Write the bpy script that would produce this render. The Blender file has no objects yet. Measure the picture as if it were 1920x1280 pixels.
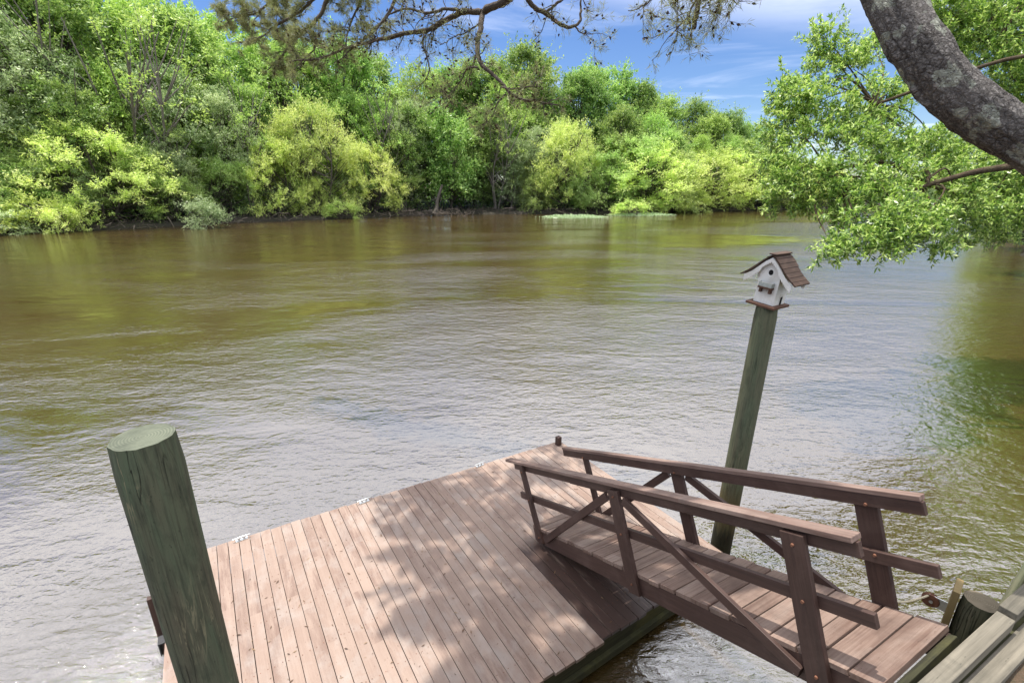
import bpy, math, random
import numpy as np
from mathutils import Vector, Matrix

# ------------------------------------------------------------------ camera, sky, sun, exposure
S = bpy.context.scene
C = S.collection
PITCH = math.radians(17.945)
FPX = 880.0
cam = bpy.data.cameras.new('camera'); cam_o = bpy.data.objects.new('camera', cam); C.objects.link(cam_o)
cam.sensor_fit = 'HORIZONTAL'; cam.sensor_width = 36.0; cam.lens = 36.0 * FPX / 1920.0
cam.clip_start = 0.05; cam.clip_end = 5000
cam_o.location = (0, 0, 5.0); cam_o.rotation_euler = (math.radians(90) - PITCH, 0, 0)
S.camera = cam_o

SUN_AZ = math.radians(-45.0)      # from +Y, negative is to the left of the view
SUN_EL = math.radians(74.0)
SUN_DIR = Vector((math.sin(SUN_AZ) * math.cos(SUN_EL), math.cos(SUN_AZ) * math.cos(SUN_EL), math.sin(SUN_EL)))
sun = bpy.data.lights.new('sun', 'SUN'); sun.energy = 4.3; sun.angle = math.radians(0.55); sun.color = (1.0, 0.95, 0.87)
sun_o = bpy.data.objects.new('sun', sun); C.objects.link(sun_o)
sun_o.rotation_euler = (-SUN_DIR).to_track_quat('-Z', 'Y').to_euler(); sun_o.location = (0, 0, 60)

W = bpy.data.worlds.new('World'); S.world = W; W.use_nodes = True
nt = W.node_tree; nt.nodes.clear()
def N(nt, t, **k):
    n = nt.nodes.new(t)
    for a, v in k.items(): setattr(n, a, v)
    return n
wo = N(nt, 'ShaderNodeOutputWorld'); bg = N(nt, 'ShaderNodeBackground'); sky = N(nt, 'ShaderNodeTexSky')
sky.sky_type = 'NISHITA'; sky.sun_disc = False; sky.sun_elevation = SUN_EL; sky.sun_rotation = SUN_AZ
sky.altitude = 0; sky.air_density = 1.0; sky.dust_density = 0.1; sky.ozone_density = 4.0
tc = N(nt, 'ShaderNodeTexCoord'); sep = N(nt, 'ShaderNodeSeparateXYZ'); nt.links.new(tc.outputs['Generated'], sep.inputs[0])
# thin streaky cirrus: project the view direction on a high layer
zz = N(nt, 'ShaderNodeMath', operation='MAXIMUM'); nt.links.new(sep.outputs['Z'], zz.inputs[0]); zz.inputs[1].default_value = 0.03
dx = N(nt, 'ShaderNodeMath', operation='DIVIDE'); nt.links.new(sep.outputs['X'], dx.inputs[0]); nt.links.new(zz.outputs[0], dx.inputs[1])
dy = N(nt, 'ShaderNodeMath', operation='DIVIDE'); nt.links.new(sep.outputs['Y'], dy.inputs[0]); nt.links.new(zz.outputs[0], dy.inputs[1])
cb = N(nt, 'ShaderNodeCombineXYZ'); nt.links.new(dx.outputs[0], cb.inputs[0]); nt.links.new(dy.outputs[0], cb.inputs[1])
mp = N(nt, 'ShaderNodeMapping'); nt.links.new(cb.outputs[0], mp.inputs[0]); mp.inputs['Rotation'].default_value = (0, 0, math.radians(18)); mp.inputs['Scale'].default_value = (0.55, 1.0, 1); mp.inputs['Location'].default_value = (0.35, 0.1, 0)
nz = N(nt, 'ShaderNodeTexNoise'); nt.links.new(mp.outputs[0], nz.inputs[0]); nz.inputs['Scale'].default_value = 0.62; nz.inputs['Detail'].default_value = 9; nz.inputs['Roughness'].default_value = 0.58; nz.inputs['Distortion'].default_value = 0.6
cr = N(nt, 'ShaderNodeMapRange', interpolation_type='SMOOTHSTEP'); nt.links.new(nz.outputs[0], cr.inputs[0]); cr.inputs[1].default_value = 0.50; cr.inputs[2].default_value = 0.78; cr.inputs[3].default_value = 0.0; cr.inputs[4].default_value = 0.42
hs = N(nt, 'ShaderNodeHueSaturation'); hs.inputs['Saturation'].default_value = 1.18; hs.inputs['Hue'].default_value = 0.512; hs.inputs['Value'].default_value = 1.12
nt.links.new(sky.outputs[0], hs.inputs['Color'])
nz2 = N(nt, 'ShaderNodeTexNoise'); nt.links.new(mp.outputs[0], nz2.inputs[0]); nz2.inputs['Scale'].default_value = 1.1; nz2.inputs['Detail'].default_value = 7; nz2.inputs['Roughness'].default_value = 0.6
c2 = N(nt, 'ShaderNodeMapRange', interpolation_type='SMOOTHSTEP'); nt.links.new(nz2.outputs[0], c2.inputs[0]); c2.inputs[1].default_value = 0.30; c2.inputs[2].default_value = 0.60; c2.inputs[3].default_value = 0.45; c2.inputs[4].default_value = 1.0
hz = N(nt, 'ShaderNodeMapRange', interpolation_type='SMOOTHSTEP'); xr = N(nt, 'ShaderNodeMath', operation='MULTIPLY'); xr.use_clamp = True; nt.links.new(sep.outputs['X'], xr.inputs[0]); xr.inputs[1].default_value = 0.21
zx = N(nt, 'ShaderNodeMath', operation='ADD'); nt.links.new(sep.outputs['Z'], zx.inputs[0]); nt.links.new(xr.outputs[0], zx.inputs[1]); nt.links.new(zx.outputs[0], hz.inputs[0]); hz.inputs[1].default_value = 0.30; hz.inputs[2].default_value = 0.47
ov = N(nt, 'ShaderNodeMath', operation='MULTIPLY'); nt.links.new(c2.outputs[0], ov.inputs[0]); nt.links.new(hz.outputs[0], ov.inputs[1])  # unseen overhead cloud, lower on the right, added for fill light and pale water
cf = N(nt, 'ShaderNodeMath', operation='MAXIMUM'); nt.links.new(cr.outputs[0], cf.inputs[0]); nt.links.new(ov.outputs[0], cf.inputs[1])
mx = N(nt, 'ShaderNodeMix', data_type='RGBA'); nt.links.new(cf.outputs[0], mx.inputs['Factor']); nt.links.new(hs.outputs[0], mx.inputs['A']); mx.inputs['B'].default_value = (14.9, 15.1, 16.0, 1)
nt.links.new(mx.outputs['Result'], bg.inputs[0]); bg.inputs[1].default_value = 0.095
nt.links.new(bg.outputs[0], wo.inputs[0])
S.view_settings.view_transform = 'Standard'; S.view_settings.look = 'None'; S.view_settings.gamma = 1.0
S.view_settings.use_curve_mapping = False; S.view_settings.exposure = 0.45
S.cycles.max_bounces = 8; S.cycles.transparent_max_bounces = 8; S.cycles.caustics_reflective = False; S.cycles.caustics_refractive = False
S.cycles.use_denoising = True

# ------------------------------------------------------------------ helpers
cp, sp = math.cos(PITCH), math.sin(PITCH)
def at(px, py, s):
    """World point seen at photograph pixel (px, py), s metres along the optical axis."""
    u = (px - 960) / FPX; v = (640 - py) / FPX
    return np.array((u * s, s * (cp + v * sp), 5.0 + s * (-sp + v * cp)))
def ground_at(px, py, z=0.0):
    u = (px - 960) / FPX; v = (640 - py) / FPX
    d = -sp + v * cp; s = (z - 5.0) / d
    return at(px, py, s)

def tag(o, label=None, cat=None, group=None, kind=None):
    if label: o['label'] = label
    if cat: o['category'] = cat
    if group: o['group'] = group
    if kind: o['kind'] = kind
    return o
def empty(name, loc=(0, 0, 0), rotz=0.0):
    o = bpy.data.objects.new(name, None); o.location = loc; o.rotation_euler = (0, 0, rotz); o.empty_display_size = 0.3
    C.objects.link(o); return o
def thing(name, label, cat, loc=(0, 0, 0), rotz=0.0, group=None):
    return tag(empty(name, loc, rotz), label, cat, group)

class MB:
    """Collects vertices and faces (with a wood coordinate, a random tone per piece) for ONE mesh."""
    def __init__(s): s.v = []; s.f = []; s.wc = []; s.rn = []; s.mi = []; s.sm = []; s.n = 0
    def add(s, v, f, wc=None, rn=0.5, mi=0, smooth=False):
        v = np.asarray(v, float); s.v.append(v)
        s.wc.append(np.asarray(wc, float) if wc is not None else v.copy())
        s.rn.append(np.full(len(v), rn) if np.isscalar(rn) else np.asarray(rn))
        for q in f: s.f.append(tuple(i + s.n for i in q)); s.mi.append(mi); s.sm.append(smooth)
        s.n += len(v)
    def box(s, c, half, X=(1, 0, 0), Y=(0, 1, 0), Z=(0, 0, 1), rn=None, mi=0, off=None):
        """Board: X is the grain direction."""
        X, Y, Z, c = (np.array(a, float) for a in (X, Y, Z, c)); hx, hy, hz = half
        if rn is None: rn = random.random()
        if off is None: off = random.uniform(0, 60)
        sg = [(-1, -1, -1), (1, -1, -1), (1, 1, -1), (-1, 1, -1), (-1, -1, 1), (1, -1, 1), (1, 1, 1), (-1, 1, 1)]
        v = [c + X * hx * a + Y * hy * b + Z * hz * d for a, b, d in sg]
        wc = [(hx * a + off, hy * b + off * .37, hz * d) for a, b, d in sg]
        s.add(v, [(0, 3, 2, 1), (4, 5, 6, 7), (0, 1, 5, 4), (1, 2, 6, 5), (2, 3, 7, 6), (3, 0, 4, 7)], wc, rn, mi)
    def bar(s, a, b, wid, thk, side, rn=None, mi=0):
        """Board from a to b; 'side' is the direction of its width."""
        a, b, side = (np.array(q, float) for q in (a, b, side)); X = b - a; L = np.linalg.norm(X); X = X / L
        Y = side - X * (side @ X); Y /= np.linalg.norm(Y); Z = np.cross(X, Y)
        s.box((a + b) / 2, (L / 2, wid / 2, thk / 2), X, Y, Z, rn, mi)
    def tube(s, pts, rad, k=8, rn=None, mi=0, cap0=True, cap1=True, smooth=True, capmi=None):
        pts = np.asarray(pts, float); rad = np.broadcast_to(np.asarray(rad, float), (len(pts),)); n = len(pts)
        T = np.gradient(pts, axis=0); T /= np.linalg.norm(T, axis=1)[:, None] + 1e-12
        ref = np.array((0, 0, 1.0)) if abs(T[0][2]) < .9 else np.array((1.0, 0, 0))
        U = np.cross(ref, T[0]); U /= np.linalg.norm(U)
        ang = np.arange(k) * 2 * math.pi / k; V = []; WC = []; L = 0
        if rn is None: rn = random.random()
        for i in range(n):
            if i: L += np.linalg.norm(pts[i] - pts[i - 1])
            U = U - T[i] * (U @ T[i]); U /= np.linalg.norm(U) + 1e-12; B = np.cross(T[i], U)
            V.append(pts[i] + rad[i] * (np.cos(ang)[:, None] * U + np.sin(ang)[:, None] * B))
            WC.append(np.stack([np.full(k, L + rn * 30), rad[i] * np.cos(ang), rad[i] * np.sin(ang)], 1))
        V = np.concatenate(V); WC = np.concatenate(WC)
        F = [(i * k + j, i * k + (j + 1) % k, (i + 1) * k + (j + 1) % k, (i + 1) * k + j) for i in range(n - 1) for j in range(k)]
        s.add(V, F, WC, rn, mi, smooth)
        cm = mi if capmi is None else capmi
        if cap0: s.add(V[:k], [tuple(range(k - 1, -1, -1))], WC[:k], rn, cm)
        if cap1: s.add(V[-k:], [tuple(range(k))], WC[-k:], rn, cm)
    def build(s, name, mats, parent=None, bevel=0.0):
        me = bpy.data.meshes.new(name)
        me.from_pydata(np.concatenate(s.v).tolist(), [], s.f)
        a = me.attributes.new('wc', 'FLOAT_VECTOR', 'POINT'); a.data.foreach_set('vector', np.concatenate(s.wc).astype(np.float32).ravel())
        a = me.attributes.new('rnd', 'FLOAT', 'POINT'); a.data.foreach_set('value', np.concatenate(s.rn).astype(np.float32))
        for m in (mats if isinstance(mats, (list, tuple)) else [mats]): me.materials.append(m)
        me.polygons.foreach_set('material_index', s.mi); me.polygons.foreach_set('use_smooth', s.sm)
        me.update()
        o = bpy.data.objects.new(name, me); C.objects.link(o)
        if parent is not None: o.parent = parent
        if bevel:
            b = o.modifiers.new('bevel', 'BEVEL'); b.width = bevel; b.segments = 2; b.limit_method = 'ANGLE'
        return o

def quads_obj(name, V, mats, parent=None, rnd=None, mi=None, tri=False):
    """V: (n, 4, 3) leaf quads as one mesh with a random tone per leaf."""
    k = V.shape[1]; n = len(V); me = bpy.data.meshes.new(name)
    me.vertices.add(n * k); me.vertices.foreach_set('co', V.astype(np.float32).ravel())
    me.loops.add(n * k); me.loops.foreach_set('vertex_index', np.arange(n * k, dtype=np.int32))
    me.polygons.add(n); me.polygons.foreach_set('loop_start', np.arange(n, dtype=np.int32) * k)
    me.polygons.foreach_set('loop_total', np.full(n, k, dtype=np.int32))
    if rnd is None: rnd = np.random.rand(n)
    a = me.attributes.new('rnd', 'FLOAT', 'FACE'); a.data.foreach_set('value', rnd.astype(np.float32))
    for m in (mats if isinstance(mats, (list, tuple)) else [mats]): me.materials.append(m)
    if mi is not None: me.polygons.foreach_set('material_index', mi.astype(np.int32))
    me.update(calc_edges=True); me.validate()
    o = bpy.data.objects.new(name, me); C.objects.link(o)
    if parent is not None: o.parent = parent
    return o
def unit(a): return a / (np.linalg.norm(a, axis=-1, keepdims=True) + 1e-9)
def leaves(P, D, L, Wd, rng, up=0.55):
    """Pointed leaf quads at P along D (both (n,3)), with faces turned loosely upward."""
    n = len(P); D = unit(D)
    nrm = rng.normal(size=(n, 3)); nrm = unit(nrm); nrm[:, 2] = np.abs(nrm[:, 2]) + up; nrm = unit(nrm)
    Sd = unit(np.cross(D, nrm)); L = np.asarray(L).reshape(-1, 1) * np.ones((n, 1)); Wd = np.asarray(Wd).reshape(-1, 1) * np.ones((n, 1))
    bend = unit(np.cross(Sd, D)) * L * rng.uniform(-.1, .12, (n, 1))
    return np.stack([P, P + D * L * .45 + Sd * Wd * .5 + bend, P + D * L, P + D * L * .45 - Sd * Wd * .5 + bend], 1)

# ------------------------------------------------------------------ materials
def mat(name):
    m = bpy.data.materials.new(name); m.use_nodes = True; nt = m.node_tree; nt.nodes.clear()
    o = N(nt, 'ShaderNodeOutputMaterial'); b = N(nt, 'ShaderNodeBsdfPrincipled'); nt.links.new(b.outputs[0], o.inputs[0])
    return m, nt, b, o
def attr(nt, name): return N(nt, 'ShaderNodeAttribute', attribute_name=name)
def noise(nt, vec, scale, detail=4, rough=.55, dist=0.0, mapscale=None):
    if mapscale is not None:
        m = N(nt, 'ShaderNodeMapping'); m.inputs['Scale'].default_value = mapscale; nt.links.new(vec, m.inputs[0]); vec = m.outputs[0]
    n = N(nt, 'ShaderNodeTexNoise'); n.inputs['Scale'].default_value = scale; n.inputs['Detail'].default_value = detail
    n.inputs['Roughness'].default_value = rough; n.inputs['Distortion'].default_value = dist; nt.links.new(vec, n.inputs['Vector']); return n.outputs['Fac']
def mrange(nt, v, a, b, c=0.0, d=1.0):
    n = N(nt, 'ShaderNodeMapRange'); n.inputs[1].default_value = a; n.inputs[2].default_value = b; n.inputs[3].default_value = c; n.inputs[4].default_value = d
    nt.links.new(v, n.inputs[0]); return n.outputs[0]
def mixc(nt, fac, a, b, mode='MIX'):
    n = N(nt, 'ShaderNodeMix', data_type='RGBA', blend_type=mode)
    for k, v in (('Factor', fac), ('A', a), ('B', b)):
        if isinstance(v, (tuple, list)): n.inputs[k].default_value = (*v, 1) if len(v) == 3 else v
        elif isinstance(v, (int, float)): n.inputs[k].default_value = v
        else: nt.links.new(v, n.inputs[k])
    return n.outputs['Result']
def math2(nt, op, a, b=None):
    n = N(nt, 'ShaderNodeMath', operation=op)
    for i, v in enumerate((a, b)):
        if v is None: continue
        if isinstance(v, (int, float)): n.inputs[i].default_value = v
        else: nt.links.new(v, n.inputs[i])
    return n.outputs[0]
def bump(nt, b, h, dist, strength=1.0):
    n = N(nt, 'ShaderNodeBump'); n.inputs['Distance'].default_value = dist; n.inputs['Strength'].default_value = strength
    nt.links.new(h, n.inputs['Height']); nt.links.new(n.outputs[0], b.inputs['Normal'])

def wood(name, light, dark, grain=0.5, patch=0.0, patchcol=None, stain=None, stainamt=0.0, rough=.75, grain_scale=1.0, bumpd=.0012, tonevar=.28):
    m, nt, b, o = mat(name); wc = attr(nt, 'wc').outputs['Vector']; rn = attr(nt, 'rnd').outputs['Fac']
    g = noise(nt, wc, 1.0, 6, .65, .4, (1.6 * grain_scale, 46 * grain_scale, 30 * grain_scale))
    f = mrange(nt, g, .32, .70)
    f = math2(nt, 'MULTIPLY', f, grain)
    tone = mrange(nt, rn, 0, 1, -tonevar, tonevar)
    f2 = math2(nt, 'ADD', f, tone); bl = noise(nt, wc, 1.3, 4, .6); f2 = math2(nt, 'ADD', f2, mrange(nt, bl, .3, .7, -.2, .2))
    n = N(nt, 'ShaderNodeClamp'); nt.links.new(f2, n.inputs[0])
    col = mixc(nt, n.outputs[0], light, dark)
    if patch:
        s = N(nt, 'ShaderNodeSeparateXYZ'); nt.links.new(wc, s.inputs[0])
        q = math2(nt, 'FLOOR', math2(nt, 'ADD', math2(nt, 'MULTIPLY', s.outputs[0], 1.25), math2(nt, 'MULTIPLY', rn, 3.0)))
        wn = N(nt, 'ShaderNodeTexWhiteNoise', noise_dimensions='2D'); cbn = N(nt, 'ShaderNodeCombineXYZ')
        nt.links.new(q, cbn.inputs[0]); nt.links.new(rn, cbn.inputs[1]); nt.links.new(cbn.outputs[0], wn.inputs['Vector'])
        pf = math2(nt, 'MULTIPLY', mrange(nt, wn.outputs[0], .45, .75), patch)
        wear = mrange(nt, noise(nt, wc, 1.0, 5, .7, 0, (2.2, 14, 10)), .40, .60)
        col = mixc(nt, math2(nt, 'MULTIPLY', pf, wear), col, patchcol)
    if stain:
        st = mrange(nt, noise(nt, wc, 2.2, 6, .65, .5), .48, .68)
        col = mixc(nt, math2(nt, 'MULTIPLY', st, stainamt), col, stain)
    kn = N(nt, 'ShaderNodeTexVoronoi'); mm = N(nt, 'ShaderNodeMapping'); mm.inputs['Scale'].default_value = (1.7, 7.0, 5); nt.links.new(wc, mm.inputs[0]); nt.links.new(mm.outputs[0], kn.inputs['Vector'])
    kf = mrange(nt, kn.outputs['Distance'], .05, .12, .55, 0.0)
    col = mixc(nt, kf, col, tuple(c * .55 for c in dark))
    nt.links.new(col, b.inputs['Base Color']); b.inputs['Roughness'].default_value = rough; b.inputs['Specular IOR Level'].default_value = .35
    bump(nt, b, g, bumpd)
    return m

M = {}
M['deck'] = wood('weathered_deck_paint', (.315, .232, .186), (.20, .132, .102), .4, .75, (.175, .112, .088), (.35, .31, .28), .5, tonevar=.15)
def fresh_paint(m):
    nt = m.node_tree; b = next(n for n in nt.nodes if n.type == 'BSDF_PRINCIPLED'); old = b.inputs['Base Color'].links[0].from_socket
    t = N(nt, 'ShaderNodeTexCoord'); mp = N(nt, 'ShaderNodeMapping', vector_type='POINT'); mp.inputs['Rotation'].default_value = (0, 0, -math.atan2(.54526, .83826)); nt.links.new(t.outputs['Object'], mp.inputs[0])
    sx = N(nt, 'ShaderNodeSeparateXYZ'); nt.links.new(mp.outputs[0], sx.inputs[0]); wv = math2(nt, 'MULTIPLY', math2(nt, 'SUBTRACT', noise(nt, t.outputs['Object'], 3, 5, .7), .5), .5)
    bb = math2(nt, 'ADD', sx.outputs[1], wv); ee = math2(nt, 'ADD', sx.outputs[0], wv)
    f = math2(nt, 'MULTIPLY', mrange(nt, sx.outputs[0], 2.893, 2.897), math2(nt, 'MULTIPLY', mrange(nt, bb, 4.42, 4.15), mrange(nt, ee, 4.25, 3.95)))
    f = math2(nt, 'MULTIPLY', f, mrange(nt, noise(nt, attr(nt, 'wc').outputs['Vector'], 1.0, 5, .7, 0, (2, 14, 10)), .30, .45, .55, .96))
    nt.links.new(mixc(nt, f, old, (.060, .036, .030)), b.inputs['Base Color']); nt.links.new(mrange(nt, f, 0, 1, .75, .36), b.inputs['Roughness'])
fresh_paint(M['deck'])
M['walk'] = wood('worn_walkway_paint', (.25, .175, .14), (.11, .062, .046), .8, .5, (.31, .245, .205), (.065, .043, .036), .5, bumpd=.002)
M['brown'] = wood('dark_brown_paint', (.072, .040, .032), (.036, .020, .016), .8, 0, None, (.14, .095, .08), .35, .55, 1.0, .002)
M['cap'] = wood('worn_rail_cap', (.26, .18, .148), (.10, .055, .043), .85, .35, (.34, .27, .23), (.10, .06, .05), .4, .7, 1.0, .002)
M['fascia'] = wood('mossy_timber', (.062, .062, .028), (.022, .021, .012), .9, 0, None, (.14, .13, .04), .5, .85)
M['grey'] = wood('weathered_grey_timber', (.225, .20, .155), (.10, .09, .07), .95, 0, None, (.065, .062, .05), .55, .85, .8, .004)
M['tan'] = wood('fresh_treated_timber', (.27, .20, .09), (.16, .11, .05), .6)
M['bh_white'] = wood('weathered_white_paint', (.84, .83, .79), (.68, .66, .60), .5, 0, None, (.40, .33, .23), .42, .6)
M['bh_roof'] = wood('brown_shingle', (.062, .034, .022), (.026, .015, .011), .7, 0, None, (.22, .14, .10), .3, .7)
M['bh_base'] = wood('rust_brown_base', (.125, .062, .04), (.065, .034, .024), .7)

def pile_mat(name, green, olive, dark, streak):
    m, nt, b, o = mat(name); wc = attr(nt, 'wc').outputs['Vector']
    a = noise(nt, wc, 1.0, 5, .6, .3, (1.0, 9, 9)); g = noise(nt, wc, 1.0, 6, .7, .2, (3.0, 70, 70))
    col = mixc(nt, mrange(nt, a, .35, .65), green, olive)
    col = mixc(nt, mrange(nt, g, .45, .72, 0, .75), col, dark)
    st = noise(nt, wc, 1.0, 5, .6, 1.2, (.8, 10, 10)); band = math2(nt, 'ABSOLUTE', math2(nt, 'SUBTRACT', st, .5))
    sf = math2(nt, 'MULTIPLY', mrange(nt, band, .003, .014, 1, 0), mrange(nt, noise(nt, wc, 1.0, 3, .5, 0, (1.5, 3, 3)), .50, .60))
    col = mixc(nt, math2(nt, 'MULTIPLY', sf, .75), col, streak)
    tw_ = N(nt, 'ShaderNodeTexCoord'); sz_ = N(nt, 'ShaderNodeSeparateXYZ'); nt.links.new(tw_.outputs['Object'], sz_.inputs[0])
    zw = math2(nt, 'ADD', sz_.outputs[2], mrange(nt, noise(nt, wc, 1.0, 5, .7, 0, (1.5, 14, 14)), .3, .7, -.16, .16))   # tide stain: algae brown, then wet and dark
    col = mixc(nt, mrange(nt, zw, 1.25, .95, 0, .8), col, (.105, .082, .036)); col = mixc(nt, mrange(nt, zw, .62, .40, 0, .85), col, (.022, .020, .013))
    ck = noise(nt, wc, 1.0, 3, .5, .5, (.7, 16, 16)); cb_ = math2(nt, 'ABSOLUTE', math2(nt, 'SUBTRACT', ck, .56))
    cf_ = math2(nt, 'MULTIPLY', mrange(nt, cb_, .002, .009, 1, 0), mrange(nt, noise(nt, wc, 1.0, 3, .5, 0, (1.2, 4, 4)), .50, .58))
    col = mixc(nt, math2(nt, 'MULTIPLY', cf_, .7), col, tuple(x * .4 for x in dark))
    bl = noise(nt, wc, 1.0, 6, .7, 0, (5, 12, 12)); col = mixc(nt, mrange(nt, bl, .5, .75, 0, .6), col, dark)
    kv = N(nt, 'ShaderNodeTexVoronoi'); km = N(nt, 'ShaderNodeMapping'); km.inputs['Scale'].default_value = (3.2, 8, 8); nt.links.new(wc, km.inputs[0]); nt.links.new(km.outputs[0], kv.inputs['Vector'])
    col = mixc(nt, mrange(nt, kv.outputs['Distance'], .06, .13, .5, 0), col, tuple(x * .45 for x in dark))
    nt.links.new(col, b.inputs['Base Color']); b.inputs['Roughness'].default_value = .85; b.inputs['Specular IOR Level'].default_value = .25
    bump(nt, b, math2(nt, 'SUBTRACT', math2(nt, 'ADD', math2(nt, 'MULTIPLY', g, .6), a), math2(nt, 'MULTIPLY', cf_, 1.2)), .008)
    return m
M['pile'] = pile_mat('green_treated_pile', (.092, .118, .072), (.115, .102, .068), (.026, .030, .022), (.24, .21, .13))
M['pile2'] = pile_mat('pale_green_pile', (.118, .136, .082), (.140, .130, .084), (.040, .048, .030), (.18, .17, .11))
def end_mat(name, a, c):
    m, nt, b, o = mat(name); wc = attr(nt, 'wc').outputs['Vector']
    mp = N(nt, 'ShaderNodeMapping'); mp.inputs['Scale'].default_value = (0, 1, 1); nt.links.new(wc, mp.inputs[0])
    ln = N(nt, 'ShaderNodeVectorMath', operation='LENGTH'); nt.links.new(mp.outputs[0], ln.inputs[0])
    r = math2(nt, 'SINE', math2(nt, 'ADD', math2(nt, 'MULTIPLY', ln.outputs['Value'], 520), math2(nt, 'MULTIPLY', noise(nt, wc, 6), 9)))
    col = mixc(nt, mrange(nt, r, -1, 1, 0, .45), a, c)
    col = mixc(nt, mrange(nt, noise(nt, wc, 7, 5, .7), .45, .7, 0, .7), col, c)
    nt.links.new(col, b.inputs['Base Color']); b.inputs['Roughness'].default_value = .9
    return m
M['pile_end'] = end_mat('cut_pile_end', (.15, .165, .115), (.035, .042, .03))
M['pile_end2'] = end_mat('brown_pile_end', (.25, .205, .14), (.11, .09, .06))

def plain(name, col, rough=.6, metal=0.0, var=.25, scale=12):
    m, nt, b, o = mat(name); t = N(nt, 'ShaderNodeTexCoord')
    n = noise(nt, t.outputs['Object'], scale, 5, .65)
    c = mixc(nt, mrange(nt, n, .3, .7), tuple(x * (1 - var) for x in col), tuple(min(1, x * (1 + var)) for x in col))
    nt.links.new(c, b.inputs['Base Color']); b.inputs['Roughness'].default_value = rough; b.inputs['Metallic'].default_value = metal
    return m
M['metal'] = plain('galvanised_metal', (.62, .63, .62), .35, .9, .15)
M['mesh_metal'] = plain('dull_wire_basket', (.42, .45, .43), .5, .5, .2, 60)
M['rust'] = plain('rusty_steel', (.19, .085, .05), .75, .3, .45, 30)
M['black'] = plain('painted_hole_shade', (.006, .005, .005), .9)
M['rubber'] = plain('black_strap', (.02, .02, .022), .6)
M['rope'] = plain('pale_rope', (.62, .54, .38), .8, 0, .3, 60)
M['float'] = plain('black_float', (.015, .015, .016), .6)

def bark(name, a, c, crack, lichen=None, sc=1.0, depth=.02):
    m, nt, b, o = mat(name); wc = attr(nt, 'wc').outputs['Vector']
    wob = N(nt, 'ShaderNodeTexNoise'); wob.inputs['Scale'].default_value = 11 * sc; wob.inputs['Detail'].default_value = 6; wob.inputs['Roughness'].default_value = .65; nt.links.new(wc, wob.inputs['Vector'])
    add = N(nt, 'ShaderNodeVectorMath', operation='MULTIPLY_ADD'); nt.links.new(wob.outputs['Color'], add.inputs[0]); add.inputs[1].default_value = (.085 / sc,) * 3; nt.links.new(wc, add.inputs[2])
    def vor(k, feature):
        mp = N(nt, 'ShaderNodeMapping'); mp.inputs['Scale'].default_value = (17 * sc * k, 22 * sc * k, 22 * sc * k); nt.links.new(add.outputs[0], mp.inputs[0])
        v = N(nt, 'ShaderNodeTexVoronoi', feature=feature); v.inputs['Scale'].default_value = 1.0; nt.links.new(mp.outputs[0], v.inputs['Vector']); return v
    v1, v2, vc = vor(1, 'DISTANCE_TO_EDGE'), vor(2.3, 'DISTANCE_TO_EDGE'), vor(2.3, 'F1'); v0 = vor(1, 'F1')
    fine = noise(nt, wc, 70 * sc, 7, .75)
    sp_ = N(nt, 'ShaderNodeSeparateColor'); nt.links.new(vc.outputs['Color'], sp_.inputs[0]); sp0 = N(nt, 'ShaderNodeSeparateColor'); nt.links.new(v0.outputs['Color'], sp0.inputs[0])
    col = mixc(nt, math2(nt, 'ADD', math2(nt, 'MULTIPLY', sp_.outputs[0], .5), math2(nt, 'MULTIPLY', sp0.outputs[0], .5)), a, c)
    col = mixc(nt, mrange(nt, fine, .38, .66, 0, .75), col, tuple(x * .42 for x in a))
    brk = mrange(nt, noise(nt, wc, 5 * sc, 4, .6), .35, .6)
    ck1 = math2(nt, 'MULTIPLY', mrange(nt, v1.outputs['Distance'], .0, .07, 1, 0), mrange(nt, brk, 0, 1, .1, .95)); ck2 = math2(nt, 'MULTIPLY', mrange(nt, v2.outputs['Distance'], .0, .09, .6, 0), brk)
    col = mixc(nt, math2(nt, 'MAXIMUM', ck1, ck2), col, crack)
    if lichen:
        lf = math2(nt, 'MULTIPLY', mrange(nt, noise(nt, wc, 6.5, 3, .55), .565, .59), mrange(nt, noise(nt, wc, 34, 5, .75), .40, .48))
        col = mixc(nt, math2(nt, 'MULTIPLY', lf, .8), col, lichen)
    nt.links.new(col, b.inputs['Base Color']); b.inputs['Roughness'].default_value = .92; b.inputs['Specular IOR Level'].default_value = .2
    h = math2(nt, 'ADD', math2(nt, 'MULTIPLY', mrange(nt, v1.outputs['Distance'], 0, .2), brk), math2(nt, 'ADD', math2(nt, 'MULTIPLY', fine, .5), math2(nt, 'ADD', math2(nt, 'MULTIPLY', sp_.outputs[1], .45), math2(nt, 'MULTIPLY', mrange(nt, v2.outputs['Distance'], 0, .15), .5))))
    bump(nt, b, h, depth)
    return m
M['pine_bark'] = bark('plated_pine_bark', (.30, .275, .258), (.47, .435, .405), (.05, .042, .038), (.66, .69, .57), 1.0, .045)
M['limb_bark'] = bark('pine_limb_bark', (.22, .18, .15), (.33, .28, .23), (.08, .06, .05), None, 2.5, .01)
M['oak_bark'] = bark('oak_bark', (.15, .11, .075), (.24, .17, .11), (.05, .035, .025), (.20, .17, .09), 2.0, .012)
M['far_bark'] = bark('grey_brown_bark', (.11, .095, .08), (.17, .15, .125), (.05, .042, .035), None, .25, .03)
M['pale_bark'] = bark('pale_dead_bark', (.24, .215, .185), (.34, .31, .27), (.11, .10, .085), None, .3, .02)

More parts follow.
